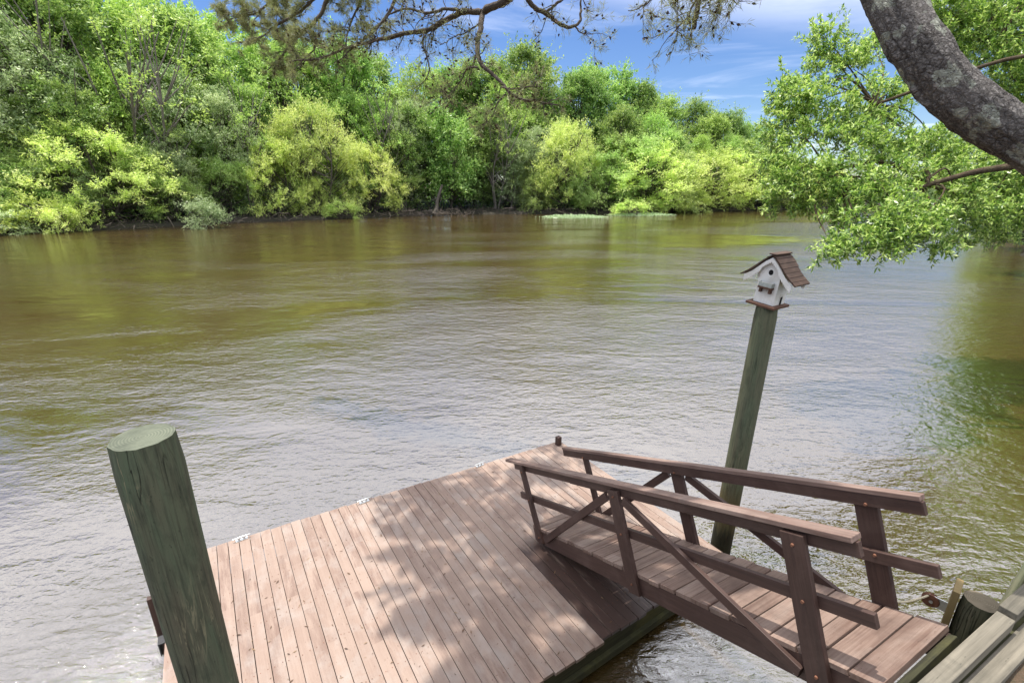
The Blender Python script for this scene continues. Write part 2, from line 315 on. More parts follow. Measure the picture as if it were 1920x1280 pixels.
def leafmat(name, cols, transl=.36, gloss=.35, objvar=.12, rough=.45, sat=.90):
    m, nt, b, o = mat(name); rn = attr(nt, 'rnd').outputs['Fac']
    rp = N(nt, 'ShaderNodeValToRGB'); e = rp.color_ramp.elements
    for i, c in enumerate(cols):
        p = i / (len(cols) - 1)
        if i < 2: el = e[i]; el.position = p
        else: el = e.new(p)
    for el, c in zip(sorted(e, key=lambda q: q.position), cols): el.color = (*c, 1)
    nt.links.new(rn, rp.inputs[0])
    oi = N(nt, 'ShaderNodeObjectInfo'); h = N(nt, 'ShaderNodeHueSaturation'); h.inputs['Saturation'].default_value = sat; nt.links.new(rp.outputs[0], h.inputs['Color'])
    nt.links.new(mrange(nt, oi.outputs['Random'], 0, 1, .5 - .012, .5 + .012), h.inputs['Hue'])
    wn = N(nt, 'ShaderNodeTexWhiteNoise', noise_dimensions='1D'); nt.links.new(math2(nt, 'MULTIPLY', oi.outputs['Random'], 77.7), wn.inputs['W'])
    nt.links.new(mrange(nt, wn.outputs[0], 0, 1, 1.30 - objvar * 1.6, 1.30 + objvar * 1.6), h.inputs['Value'])
    nt.links.new(h.outputs[0], b.inputs['Base Color']); b.inputs['Roughness'].default_value = rough; b.inputs['Specular IOR Level'].default_value = gloss
    t = N(nt, 'ShaderNodeBsdfTranslucent'); th = N(nt, 'ShaderNodeHueSaturation'); th.inputs['Saturation'].default_value = 1.1; th.inputs['Value'].default_value = 1.4; th.inputs['Hue'].default_value = .5
    nt.links.new(h.outputs[0], th.inputs['Color']); nt.links.new(th.outputs[0], t.inputs[0])
    ms = N(nt, 'ShaderNodeMixShader'); ms.inputs[0].default_value = transl; nt.links.new(b.outputs[0], ms.inputs[1]); nt.links.new(t.outputs[0], ms.inputs[2]); nt.links.new(ms.outputs[0], o.inputs[0])
    return m
M['l_willow'] = leafmat('willow_leaf', [(.20, .31, .045), (.40, .52, .075), (.55, .64, .12), (.68, .72, .26)], sat=.80)
M['l_willow2'] = leafmat('green_willow_leaf', [(.15, .26, .045), (.33, .46, .08), (.50, .60, .15)], sat=.80)
M['l_green'] = leafmat('rich_green_leaf', [(.055, .12, .025), (.17, .30, .05), (.32, .46, .10), (.46, .57, .17)])
M['l_dark'] = leafmat('dark_green_leaf', [(.05, .10, .028), (.14, .25, .05), (.29, .40, .09), (.42, .52, .16)])
M['l_grey'] = leafmat('grey_green_leaf', [(.11, .18, .07), (.31, .39, .17), (.54, .60, .35)])
M['l_cyp'] = leafmat('cypress_leaf', [(.09, .18, .035), (.26, .40, .07), (.44, .56, .14)])
M['l_oak'] = leafmat('oak_leaf', [(.045, .10, .018), (.15, .26, .035), (.33, .45, .07), (.55, .62, .20)], .34, .5, 0, .35)
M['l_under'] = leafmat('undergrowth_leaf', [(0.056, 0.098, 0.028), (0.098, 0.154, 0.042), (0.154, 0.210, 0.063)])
M['l_needle'] = leafmat('pine_needle', [(.11, .13, .045), (.20, .225, .075), (.29, .32, .12), (.16, .12, .06)], .25, .3, 0)
M['l_cone'] = leafmat('pine_cone', [(.05, .032, .022), (.09, .06, .042), (.13, .085, .06)], .05, .2, 0, .7)
M['l_hyacinth'] = leafmat('hyacinth_leaf', [(0.208, 0.312, 0.130), (0.325, 0.429, 0.221), (0.546, 0.611, 0.429)], .3)
M['l_litter'] = leafmat('brown_litter', [(.06, .035, .02), (.13, .075, .04), (.22, .15, .08)], .1, .2, 0)
M['l_grass'] = leafmat('bank_grass', [(.10, .16, .04), (.17, .24, .06), (.26, .28, .11)], .4, .3, 0)
M['twig'] = plain('dead_twig', (.16, .13, .105), .9, 0, .4, 3)

def soil(name, cols, sc):
    m, nt, b, o = mat(name); t = N(nt, 'ShaderNodeTexCoord')
    n1 = noise(nt, t.outputs['Object'], sc, 8, .7); n2 = noise(nt, t.outputs['Object'], sc * 14, 6, .75)
    c = mixc(nt, mrange(nt, n1, .35, .65), cols[0], cols[1]); c = mixc(nt, mrange(nt, n2, .45, .7), c, cols[2])
    nt.links.new(c, b.inputs['Base Color']); b.inputs['Roughness'].default_value = .95
    bump(nt, b, n2, .03)
    return m
M['mud'] = soil('dark_bank_mud', [(.014, .011, .008), (.032, .026, .017), (.025, .027, .011)], .25)
M['soil'] = soil('pine_straw_soil', [(.10, .065, .04), (.17, .115, .07), (.06, .06, .03)], 2.0)

def water_mat():
    m, nt, b, o = mat('river_water'); t = N(nt, 'ShaderNodeTexCoord'); P = t.outputs['Object']
    big = noise(nt, P, .035, 3, .5)
    col = mixc(nt, mrange(nt, noise(nt, P, .12, 4, .6), .35, .65), (.052, .033, .011), (.068, .045, .016))
    nt.links.new(col, b.inputs['Base Color']); b.inputs['Roughness'].default_value = .04; b.inputs['IOR'].default_value = 3.6
    b.inputs['Specular IOR Level'].default_value = .5
    def rot(a, s):
        q = N(nt, 'ShaderNodeMapping'); q.inputs['Rotation'].default_value = (0, 0, math.radians(a)); q.inputs['Scale'].default_value = s; nt.links.new(P, q.inputs[0]); return q.outputs[0]
    r1 = noise(nt, rot(-24, (.7, 1.3, 1)), 7.0, 3, .55, .3)
    r2 = noise(nt, rot(14, (.6, 1.2, 1)), 2.8, 3, .5, .5)
    r3 = noise(nt, rot(-8, (.6, 1.1, 1)), .45, 3, .5, .4)
    r4 = noise(nt, P, 14, 2, .5)
    mask = mrange(nt, noise(nt, rot(10, (.35, 1, 1)), .11, 4, .6, .8), .36, .64, .15, 1.6)
    h = math2(nt, 'ADD', math2(nt, 'MULTIPLY', r1, .022), math2(nt, 'MULTIPLY', r2, .034))
    h = math2(nt, 'ADD', h, math2(nt, 'MULTIPLY', r4, .006))
    h = math2(nt, 'MULTIPLY', h, mask)
    h = math2(nt, 'ADD', h, math2(nt, 'MULTIPLY', r3, .085))
    # broken water where the current runs past the corner of the dock and under the gangway
    for cx, cy, rad_, amp in ((-4.1, 3.6, 2.6, .030), (2.2, 3.4, 2.0, .022)):
        dv = N(nt, 'ShaderNodeVectorMath', operation='DISTANCE'); nt.links.new(P, dv.inputs[0]); dv.inputs[1].default_value = (cx, cy, 0)
        h = math2(nt, 'ADD', h, math2(nt, 'MULTIPLY', math2(nt, 'MULTIPLY', noise(nt, rot(-35, (.6, 1.3, 1)), 8, 5, .65, 1.0), mrange(nt, dv.outputs['Value'], 0, rad_, 1, 0)), amp))
    bump(nt, b, h, 1.0, .8)
    return m
M['water'] = water_mat()

# ------------------------------------------------------------------ setting: ground, river, banks
def sheet(name, z, r, m):
    b = MB(); b.add([(-r, -r, z), (r, -r, z), (r, r, z), (-r, r, z)], [(0, 1, 2, 3)]); o = b.build(name, m); return tag(o, kind='structure')
sheet('ground', -3.0, 2500, M['mud'])
sheet('river_water', 0.0, 2400, M['water'])

FAR = np.array([(-150, -40), (-95, 20), (-72, 46), (-59.4, 56.5), (-53.5, 60.5), (-45.3, 73.2), (-33.2, 84), (-22, 95), (-11, 103), (4.5, 103.5), (14, 101), (26, 103), (38, 111.5), (63, 123), (81, 130), (120, 146), (220, 170), (400, 190)], float)
NEAR = np.array([(400, 150), (250, 125), (140, 112), (88, 86), (63, 64), (50, 46.5), (34, 30.5), (22, 18), (12.5, 8.6), (5.6, 3.65), (2.30, 1.87), (-1.5, -.2), (-6, -2.8), (-14, -8), (-60, -40)], float)
def resample(P, step):
    out = []
    for a, b in zip(P[:-1], P[1:]):
        n = max(1, int(np.linalg.norm(b - a) / step)); out += [a + (b - a) * i / n for i in range(n)]
    return np.array(out + [P[-1]])
def bank(name, P, side, prof, m, jitter, step=3.0, seed=1):
    rng = np.random.default_rng(seed); P = resample(P, step); T = unit(np.gradient(P, axis=0)); Nn = np.stack([-T[:, 1], T[:, 0]], 1) * side
    n, k = len(P), len(prof); V = []
    for i in range(n):
        for j, (d, z) in enumerate(prof):
            jj = jitter if 0 < j < k - 1 else 0
            q = P[i] + Nn[i] * (d + rng.normal() * jj * .6); V.append((q[0], q[1], z + rng.normal() * jj * .25))
    F = [(i * k + j, (i + 1) * k + j, (i + 1) * k + j + 1, i * k + j + 1) for i in range(n - 1) for j in range(k - 1)]
    if side < 0: F = [q[::-1] for q in F]
    b = MB(); b.add(V, F, smooth=True); return tag(b.build(name, m), kind='structure')
bank('far_bank_ground', FAR, 1, [(-3, -3.2), (-.6, -.25), (.3, .25), (1.2, .40), (3, .65), (8, 1.0), (25, 1.6), (80, 2.5), (500, 5)], M['mud'], .6)
bank('near_bank_ground', NEAR[:10], 1, [(-2, -3.2), (-.3, -.3), (.3, .7), (1.2, 1.9), (3, 2.3), (10, 2.4), (40, 2.6), (160, 4)], M['mud'], .3, 2.0, 2)

# dock axes: e runs along the far edge to the right, b along the boards towards the shore
Ee = np.array((.83826, .54526, 0)); Bb = np.array((.54526, -.83826, 0)); Zz = np.array((0, 0, 1.0))
def db(e, b, z): return Ee * e + Bb * b + Zz * z

# bulkhead: cap boards on a timber wall, with soil behind
def bulk():
    b0 = db(2.75, -.34, 0)[:2]
    A = np.array((2.46, 1.91)); Bp = np.array((3.32, 2.355)); d = unit(Bp - A); n = np.array((d[1], -d[0]))   # n points to the land
    return A, d, n
BA, BD, BN = bulk()
def bw(t, w, z): q = BA + BD * t + BN * w; return np.array((q[0], q[1], z))
D3 = np.array((*BD, 0)); N3 = np.array((*BN, 0))
soil_b = MB()
rng0 = np.random.default_rng(9); gx = np.linspace(-9, 6, 76); gy = np.concatenate([np.linspace(.10, 2, 24), np.linspace(2.3, 9, 12)])
V = []
for t in gx:
    for w in gy: V.append(bw(t, w, 2.17 + .05 * math.sin(t * 2.1 + w) + rng0.normal() * .012 + max(0, w - 1.5) * .02))
k = len(gy); soil_b.add(V, [(i * k + j, i * k + j + 1, (i + 1) * k + j + 1, (i + 1) * k + j) for i in range(len(gx) - 1) for j in range(k - 1)], smooth=True)
tag(soil_b.build('near_lawn_ground', M['soil']), kind='structure')

bh = thing('bulkhead', 'weathered grey timber bulkhead with cap boards along the near bank', 'bulkhead', tuple(bw(0, 0, 0)))
def sub(mb, name, m, parent, bevel=0.0):
    o = mb.build(name, m, parent, bevel)
    o.matrix_parent_inverse = Matrix.Translation(Vector(parent.location)).inverted() if parent.rotation_euler.z == 0 else (Matrix.Translation(Vector(parent.location)) @ Matrix.Rotation(parent.rotation_euler.z, 4, 'Z')).inverted()
    return o
m_ = MB(); m_.box(bw(-3.02, -.047, 2.325), (3.89, .045, .045), D3, N3, Zz, .35); sub(m_, 'cap_board', M['grey'], bh, .006)
m_ = MB(); m_.box(bw(2.86, -.055, 2.345), (1.95, .045, .045), D3, N3, Zz, .9); o = sub(m_, 'cap_board', M['grey'], bh, .006); o['label'] = 'darker grey cap board beyond the joint'
m_ = MB(); m_.box(bw(-1.5, .057, 2.235), (6, .052, .04), D3, N3, Zz, .55); sub(m_, 'lower_board', M['grey'], bh, .006)
m_ = MB()
for i in range(5): m_.box(bw(-1.5, -.03 - .004 * (i % 2), 2.13 - i * .27), (6, .035, .13), D3, N3, Zz)
m_.box(bw(-1.5, -.05, .2), (6, .04, .62), D3, N3, Zz)
sub(m_, 'wall_planks', M['fascia'], bh)

# ------------------------------------------------------------------ floating dock
random.seed(4)
dock = thing('floating_dock', 'floating dock with sun bleached reddish brown decking', 'dock', tuple(db(2.04, -4.5, 0)))
e0, e1 = -1.05, 5.135; nb = 47; pitch_ = (e1 - e0) / nb
m_ = MB()
for i in range(nb):
    ec = e0 + pitch_ * (i + .5); f = (ec - e0) / (e1 - e0); bf = -6.60 + f * .385 + random.uniform(-.008, .008); bn = -2.655 + random.uniform(-.02, .02)
    zt = .4 - .02 + random.uniform(-.002, .0015)
    m_.box(db(ec, (bf + bn) / 2, zt), ((bn - bf) / 2, pitch_ / 2 - random.uniform(.002, .0042), .02), Bb, Ee, Zz)
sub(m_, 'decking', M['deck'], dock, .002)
nl = MB()
for i in range(nb):
    for bq in (-6.2, -5.55, -4.9, -4.25, -3.6, -2.95):
        for s_ in (-.036, .036):
            c = db(e0 + pitch_ * (i + .5) + s_ + random.uniform(-.006, .006), bq + random.uniform(-.015, .015), .4022); nl.add([c + np.array((math.cos(a), math.sin(a), 0)) * .0055 for a in np.arange(6) * math.pi / 3], [tuple(range(6))])
o = sub(nl, 'nails', M['rust'], dock); o['kind'] = 'stuff'
def fascia(a, b, z, h, t, side):
    mm = MB(); mm.bar(a + Zz * z, b + Zz * z, h, t, Zz); return mm
zf = .4 - .04 - .10
for a, b in ((db(e0 + .03, -2.70, 0), db(e1 - .03, -2.70, 0)), (db(e0 + .03, -6.54, 0), db(e1 - .03, -6.16, 0)), (db(e0 + .03, -6.5, 0), db(e0 + .03, -2.75, 0)), (db(e1 - .03, -6.1, 0), db(e1 - .03, -2.75, 0))):
    sub(fascia(a, b, zf, .19, .045, None), 'fascia_board', M['fascia'], dock, .004)
m_ = MB()
for a, b in ((db(e0 + .1, -2.66, 0), db(e1 - .1, -2.66, 0)),): m_.bar(a + Zz * .12, b + Zz * .12, .10, .06, Zz)
sub(m_, 'rub_rail', M['fascia'], dock, .004)
for j in range(3):
    m_ = MB(); m_.box(db(e0 + .75 + j * 2.3, -4.5, .06), (1.7, .75, .12), Bb, Ee, Zz); sub(m_, 'float_tank', M['float'], dock, .03)
def cleat(ec, bc):
    mm = MB(); z = .402; c = db(ec, bc, z); X = unit(Ee - Bb * .06)
    mm.box(c + Zz * .004, (.075, .028, .004), X, Bb, Zz)
    for s in (-1, 1): mm.tube([c + X * .032 * s + Zz * .005, c + X * .03 * s + Zz * .036], [.014, .011], 8)
    mm.tube([c + X * t + Zz * (.042 + .05 * t * t * 6) for t in np.linspace(-.11, .11, 9)], [.005, .009, .012, .013, .013, .013, .012, .009, .005], 8)
    return mm
for ec, bc in ((-.224, -6.50), (1.436, -6.40), (3.428, -6.30)): sub(cleat(ec, bc), 'cleat', M['metal'], dock)
m_ = MB(); m_.box(db(5.02, -6.11, .46), (.11, .043, .043), Zz, Ee, Bb, .6); m_.box(db(5.02, -6.11, .572), (.002, .030, .030), Zz, Ee, Bb, .2); o = sub(m_, 'corner_post', M['brown'], dock, .006)
m_ = MB(); m_.box(db(-1.12, -5.50, .38), (.40, .03, .03), Zz, Ee, Bb, .6); sub(m_, 'corner_post', M['brown'], dock, .004)
m_ = MB(); m_.box(db(-1.06, -5.24, .405), (.05, .06, .006), Ee, Bb, Zz); m_.box(db(-1.10, -5.24, .33), (.006, .06, .08), Ee, Bb, Zz); sub(m_, 'strap', M['rubber'], dock)

# ------------------------------------------------------------------ gangway, in its own axes g (up the slope), w (across), u (normal)
gs, ga = math.radians(23.34), math.radians(-61.7)
G = np.array((math.cos(gs) * math.cos(ga), math.cos(gs) * math.sin(ga), math.sin(gs)))
Wv = np.array((-math.sin(ga), math.cos(ga), 0)); U = np.cross(G, Wv)
GO = np.array((.342, 5.4446, .58))
def gp(g, w, u): return GO + G * g + Wv * w + U * u
gang = thing('gangway', 'brown painted timber gangway with crossed side railings sloping down to the dock', 'gangway', tuple(gp(2.1, .35, -.22)))
random.seed(8)
m_ = MB(); g = 0.0; i = 0
widths = [.19, .19, .15, .19, .19, .14, .19, .19]
while g < 4.28:
    wd = widths[i % 8] * random.uniform(.95, 1.05); wd = min(wd, 4.31 - g)
    if wd < .07: break
    gap = random.choice((.006, .012, .02))
    m_.box(gp(g + wd / 2, .35 + random.uniform(-.008, .008), -.02 + random.uniform(-.004, .003)), (.42 + random.uniform(-.012, .008), wd / 2 - gap / 2, .02), Wv, G, U); g += wd; i += 1
sub(m_, 'walkway', M['walk'], gang, .003)
for w in (-.04, .74):
    m_ = MB(); m_.bar(gp(.0, w, -.135), gp(4.27, w, -.135), .185, .042, U); sub(m_, 'stringer', M['brown'], gang, .004)
m_ = MB(); m_.bar(gp(4.285, -.05, -.135), gp(4.285, .75, -.135), .19, .045, U); o = sub(m_, 'header_beam', M['fascia'], gang, .004)
for gg in (.9, 1.9, 2.9, 3.7):
    m_ = MB(); m_.bar(gp(gg, -.018, -.12), gp(gg, .718, -.12), .14, .04, U); sub(m_, 'cross_joist', M['brown'], gang)
def bolt(mm, c, ax): mm.tube([c, c + ax * .012], [.013, .010], 7, rn=0, mi=1)
for side, w0 in ((-1, -.061), (1, .761)):
    out = Wv * side; wo = w0 + side * .022
    for gt, gb, top, bot, pw in (((.03, .22, .83, -.20, .10) if side < 0 else (.33, .42, .80, -.20, .10)), (2.06, 2.09, .80 if side < 0 else .76, -.22, .155), (3.92, 3.88, .815 if side < 0 else .78, -.22, .155)):
        m_ = MB(); m_.bar(gp(gt, wo, top), gp(gb, wo, bot), pw, .042, G, .5 + .2 * random.random())
        for q in (.74, .37, -.12):
            f = (q - bot) / (top - bot); c = gp(gb + (gt - gb) * f, wo + side * .021, q); bolt(m_, c, out)
            if q > 0: bolt(m_, gp(gb + (gt - gb) * f + .03, wo - side * .066, q + .02), -out)
        sub(m_, 'post', [M['brown'], M['metal'] if False else M['rust']], gang, .004)
    wi = w0 + side * .0 - side * .021 + side * .001 - side * .0
    wi = w0 - side * .023
    gl = -.45 if side < 0 else -.14
    m_ = MB(); m_.bar(gp(gl + (.2 if side < 0 else 0), wi, .79), gp(4.30, wi, .79), .092, .040, U, .5)
    m_.bar(gp(gl, wi + side * (.005 if side < 0 else .012), .856), gp(4.29, wi + side * (.005 if side < 0 else .012), .856), .105 if side < 0 else .075, .036, Wv, .5, 1)
    sub(m_, 'top_rail', [M['brown'], M['cap']], gang, .004)
    m_ = MB(); m_.bar(gp(-.22 if side < 0 else -.12, wi, .375), gp(4.30, wi, .375), .088, .040, U, .55); sub(m_, 'mid_rail', M['brown'], gang, .004)
    for a, b in (((1.93, .72), (.34, -.13)), ((2.19, .72), (3.76, -.16))):
        m_ = MB(); m_.bar(gp(a[0], wo, a[1]), gp(b[0], wo, b[1]), .085, .038, U, .5); sub(m_, 'brace', M['brown'], gang, .004)

# ------------------------------------------------------------------ piles
def pile(name, label, base, top, rb, rt, mats, tilt=(0, 0), seed=0, k=40):
    rng = np.random.default_rng(seed); t = thing(name, label, 'mooring pile', tuple(base))
    base, top = np.array(base, float), np.array(top, float); n = 40; mm = MB(); V = []; WC = []; L = np.linalg.norm(top - base)
    ax = unit(top - base); u = unit(np.cross((0, 1, 0), ax)); v = np.cross(ax, u); ph = rng.uniform(0, 6, 6)
    for i in range(n + 1):
        f = i / n; c = base + (top - base) * f; r = rb + (rt - rb) * f
        for j in range(k):
            a = j * 2 * math.pi / k; rr = r * (1 + .012 * math.sin(2 * a + ph[0] + f * 3) + .010 * math.sin(3 * a + ph[1] - f * 5) + .006 * math.sin(11 * a + ph[2] + 2 * math.sin(f * 9)))
            if i == n: rr -= .006 + .004 * abs(math.sin(5 * a + ph[3])) + .003 * rng.random()
            s = (math.cos(a) * tilt[0] + math.sin(a) * tilt[1]) * (1 if i >= n - 1 else 0)
            V.append(c + rr * (math.cos(a) * u + math.sin(a) * v) + ax * s * r); WC.append((f * L + seed * 7, rr * math.cos(a), rr * math.sin(a)))
    mm.add(V, [(i * k + j, i * k + (j + 1) % k, (i + 1) * k + (j + 1) % k, (i + 1) * k + j) for i in range(n) for j in range(k)], WC, .5, 0, True)
    mm.add(V[-k:], [tuple(range(k))], WC[-k:], .5, 1)
    sub(mm, 'post_shaft', mats, t); return t
PL_TOP = at(267, 818, 2.12)
pile('mooring_pile', 'thick dark green mooring pile with a flat cut top at the dock corner', (-1.75, 2.00, -2.5), tuple(PL_TOP), .114, .131, [M['pile'], M['pile_end']], (0, 0), 1)
PR_BASE = np.array((2.95, 5.50, -2.0)); PR_TOP = np.array((3.085, 5.53, 3.665))
pile('mooring_pile', 'tall slim green pile carrying the white birdhouse', tuple(PR_BASE), tuple(PR_TOP), .140, .128, [M['pile2'], M['pile_end']], (0, 0), 2)

# short cut pile by the bulkhead, with its tan board
sp_top = at(1843, 1127, 3.42)
short = pile('short_pile', 'short cut off pile with a tan board on its side beside the bulkhead', (sp_top[0] - .02, sp_top[1] - .02, -2.5), tuple(sp_top), .122, .112, [M['pile2'], M['pile_end2']], (0, 0), 3)
short['category'] = 'pile'
lv = -unit(np.array((sp_top[0], sp_top[1], 0))) * 0 + unit(np.array((-.66, .75, 0))); lt = np.cross(Zz, lv)
m_ = MB(); c = sp_top + lv * .140; m_.box(c + Zz * -.26, (.30, .095, .021), Zz, lt, lv, .4); sub(m_, 'side_board', M['tan'], short, .004)
m_ = MB(); pc = sp_top + lv * .20 + lt * -.02 + Zz * -.20
m_.box(pc + lv * -.015, (.06, .045, .006), lv, Zz, lt); m_.tube([pc + lt * -.03 + lv * .05, pc + lt * .03 + lv * .05], [.012, .012], 10); sub(m_, 'pulley_bracket', M['metal'], short, .002)
m_ = MB(); q = pc + lv * .055
prof = [(.052, -.018), (.056, -.013), (.038, -.003), (.038, .003), (.056, .013), (.052, .018)]
k = 24; V = []
for r, h in prof:
    for j in range(k): a = j * 2 * math.pi / k; V.append(q + r * (math.cos(a) * lv + math.sin(a) * Zz) + lt * h)
m_.add(V, [(i * k + j, i * k + (j + 1) % k, (i + 1) * k + (j + 1) % k, (i + 1) * k + j) for i in range(5) for j in range(k)], smooth=True)
m_.add(V[:k], [tuple(range(k - 1, -1, -1))]); m_.add(V[-k:], [tuple(range(k))])
sub(m_, 'pulley_wheel', M['rust'], short)
r0 = q + Zz * .042 + lv * .01; r1 = gp(3.80, .80, .0) + Wv * .12 + Zz * -.05
m_ = MB(); m_.tube([r0 + (r1 - r0) * f + Zz * (-.06 * math.sin(math.pi * f)) for f in np.linspace(0, 1, 16)], [.008] * 16, 7)
tag(m_.build('rope', M['rope']), 'thin pale rope running from the rusty pulley to the gangway post', 'rope')
m_ = MB(); la = at(1899, 1108, 4.2); lb = at(1952, 1020, 4.3); m_.tube([la + (la - lb) * 2.2, la, lb], [.036, .034, .03], 14)
tag(m_.build('leaning_pole', M['pile2']), 'leaning mossy pole behind the grey cap board', 'pole')

# ------------------------------------------------------------------ birdhouse (front is -Y in its own axes)
brz = math.radians(-56)
bd = thing('birdhouse', 'white wooden birdhouse with brown shingle roof on top of the tall pile', 'birdhouse', (PR_TOP[0] + .03, PR_TOP[1] + .05, 3.667), brz)
def bpart(mm, name, m, bev=0.0, parent=None):
    o = mm.build(name, m, parent or bd, bev); return o
m_ = MB(); m_.box((0, -.02, .016), (.265, .245, .016), rn=.4); bpart(m_, 'base_board', M['bh_base'], .004)
hw, hd, hh = .185, .17, .34     # half width, half depth, wall height
prof = [(-.46, .335), (-.30, .42), (-.10, .575), (0, .63), (.10, .575), (.30, .42), (.46, .335)]
def roof_z(x): return float(np.interp(x, [p[0] for p in prof], [p[1] for p in prof]))
zb = .032
bd.scale = (.67, .72, .94); bd.rotation_mode = 'XYZ'; bd.rotation_euler = (0, math.radians(5.5), brz)
# body: extruded pentagon-like front
m_ = MB(); xs = [-hw, -.10, 0, .10, hw]; ring = [(-hw, zb), (hw, zb)] + [(x, roof_z(x) - .012) for x in xs[::-1]]
n = len(ring); V = [(x, -hd, z) for x, z in ring] + [(x, hd, z) for x, z in ring]
m_.add(V, [tuple(range(n)), tuple(range(2 * n - 1, n - 1, -1))] + [((i + 1) % n, i, i + n, (i + 1) % n + n) for i in range(n)], [(v[2] * 1 + 3, v[0], v[1]) for v in V], .3)
bpart(m_, 'body', M['bh_white'], .003)
m_ = MB(); k = 20; V = [(.040 * math.cos(a) + .0, -hd - .004, .435 + .034 * math.sin(a)) for a in np.arange(k) * 2 * math.pi / k]; V2 = [(x, -hd + .002, z) for x, y, z in V]
m_.add(V + V2, [tuple(range(k))] + [((j + 1) % k, j, j + k, (j + 1) % k + k) for j in range(k)]); bpart(m_, 'entrance_hole', M['black'])  # black disc on the uncut front; the hole's shade is its colour
# roof: courses of shingles on each slope
for sgn in (-1, 1):
    m_ = MB(); pts = [(0.0, .645), (.10, .592), (.30, .435), (.48, .335)]; L = [0]
    for a, b in zip(pts, pts[1:]): L.append(L[-1] + math.dist(a, b))
    nC = 7
    for c in range(nC):
        t0, t1 = L[-1] * c / nC, L[-1] * (c + 1.12) / nC; t1 = min(t1, L[-1] + .02)
        a = np.array((np.interp(t0, L, [p[0] for p in pts]), np.interp(t0, L, [p[1] for p in pts]))); b = np.array((np.interp(t1, L, [p[0] for p in pts]), np.interp(t1, L, [p[1] for p in pts])))
        d = unit(b - a); nn = np.array((d[1] * -1, d[0])); nn = nn if nn[1] > 0 else -nn
        mid = (a + b) / 2 + nn * .012; tl = .06
        X = np.array((0, 1, 0.)); Y = np.array((sgn * (d[0] - nn[0] * -tl), 0, d[1] + nn[1] * tl)); Y = unit(Y); Zn = np.cross(X, Y)
        m_.box((sgn * mid[0], -.015 + random.uniform(-.006, .006), mid[1]), (.245 + random.uniform(-.014, .012), np.linalg.norm(b - a) / 2, .010), X, Y, Zn)
    bpart(m_, 'roof_slope', M['bh_roof'], .002)
m_ = MB(); m_.box((0, -.015, .668), (.25, .062, .007), (0, 1, 0), (1, 0, 0), (0, 0, -1), .3); bpart(m_, 'ridge_board', M['bh_roof'], .002)
# zig-zag barge boards under the front and back eaves
for yy in (-.235, .205):
    m_ = MB()
    for sgn in (-1, 1):
        top = []; bot = []
        for i, x in enumerate(np.linspace(.0, .43, 27)):
            top.append((sgn * x, roof_z(x) - .006)); wv = .024 + (.050 if .15 < x < .43 else .02)
            bot.append((sgn * x, roof_z(x) - .008 - wv - (.019 if i % 2 else 0)))
        n = len(top); V = [(x, yy - .006, z) for x, z in top + bot] + [(x, yy + .006, z) for x, z in top + bot]
        F = []
        for i in range(n - 1): F += [(i, i + 1, n + i + 1, n + i), (2 * n + i + 1, 2 * n + i, 3 * n + i, 3 * n + i + 1), (n + i, n + i + 1, 3 * n + i + 1, 3 * n + i)]
        m_.add(V, F, [(v[0], v[2], v[1]) for v in V], .3)
    bpart(m_, 'zigzag_trim', M['bh_white'])
m_ = MB(); m_.box((0, -hd - .045, .245), (.125, .045, .012), rn=.5); 
for s in (-.085, .085): m_.box((s, -hd - .03, .205), (.02, .03, .028), rn=.6)
bpart(m_, 'perch_shelf', M['bh_base'], .003)
m_ = MB(); 
for (c, h) in (((0, -hd - .086, .285), (.118, .003, .027)), ((-.118, -hd - .045, .285), (.003, .042, .027)), ((.118, -hd - .045, .285), (.003, .042, .027))): m_.box(c, h)
for i in range(13): m_.box((-.108 + i * .018, -hd - .091, .285), (.003, .002, .027))
bpart(m_, 'feeder_tray', M['mesh_metal'], .001)
m_ = MB(); m_.box((hw + .003, .02, .105), (.003, .055, .07)); bpart(m_, 'side_frame', M['bh_white'])
m_ = MB(); m_.box((hw + .008, .025, .085), (.002, .032, .052)); bpart(m_, 'side_opening', M['black'])  # black panel, nothing is cut; the dark inside is painted

# ------------------------------------------------------------------ pine tree (trunk in front, limbs hanging in from above)
rng = np.random.default_rng(21)
pine = thing('pine_tree', 'big leaning pine with lichen spotted plated bark and branches hanging over the river', 'tree', (5.35, 2.35, 2.1))
def smooth_path(P, n):
    P = np.array(P, float); t = np.r_[0, np.cumsum(np.linalg.norm(np.diff(P, axis=0), axis=1))]; T = np.linspace(0, t[-1], n); out = np.zeros((n, P.shape[1]))
    # Catmull-Rom on the uneven knots
    m = np.gradient(P, t, axis=0)
    for i, x in enumerate(T):
        j = min(max(np.searchsorted(t, x) - 1, 0), len(P) - 2); h = t[j + 1] - t[j]; u = (x - t[j]) / h
        out[i] = (2 * u**3 - 3 * u**2 + 1) * P[j] + (u**3 - 2 * u**2 + u) * h * m[j] + (-2 * u**3 + 3 * u**2) * P[j + 1] + (u**3 - u**2) * h * m[j + 1]
    return out
TS = 2.95
tr_path = [(5.35, 2.35, 1.7), (5.1, 2.45, 3.0), (4.55, 2.70, 4.05)] + [tuple(at(x, y, s)) for x, y, s in ((2010, 318, 2.86), (1915, 258, 2.90), (1842, 213, 2.93), (1776, 160, 2.96), (1722, 90, 2.98), (1672, -2, 3.02), (1630, -110, 3.1))] + [(1.6, 4.2, 9.0), (1.0, 4.9, 11.5), (.8, 5.3, 14.5)]
n = 260; k = 72; path = smooth_path(tr_path, n); rad = np.interp(np.linspace(0, 1, n), [0, .12, .3, .5, 1], [.27, .19, .142, .132, .09])
T = unit(np.gradient(path, axis=0)); Uv = unit(np.cross(T[0], (0, 1, 0))); V = []; WC = []; Ls = 0
gn = rng.normal(size=(n // 3 + 3, k // 3 + 1)); gn2 = rng.normal(size=(n, k))
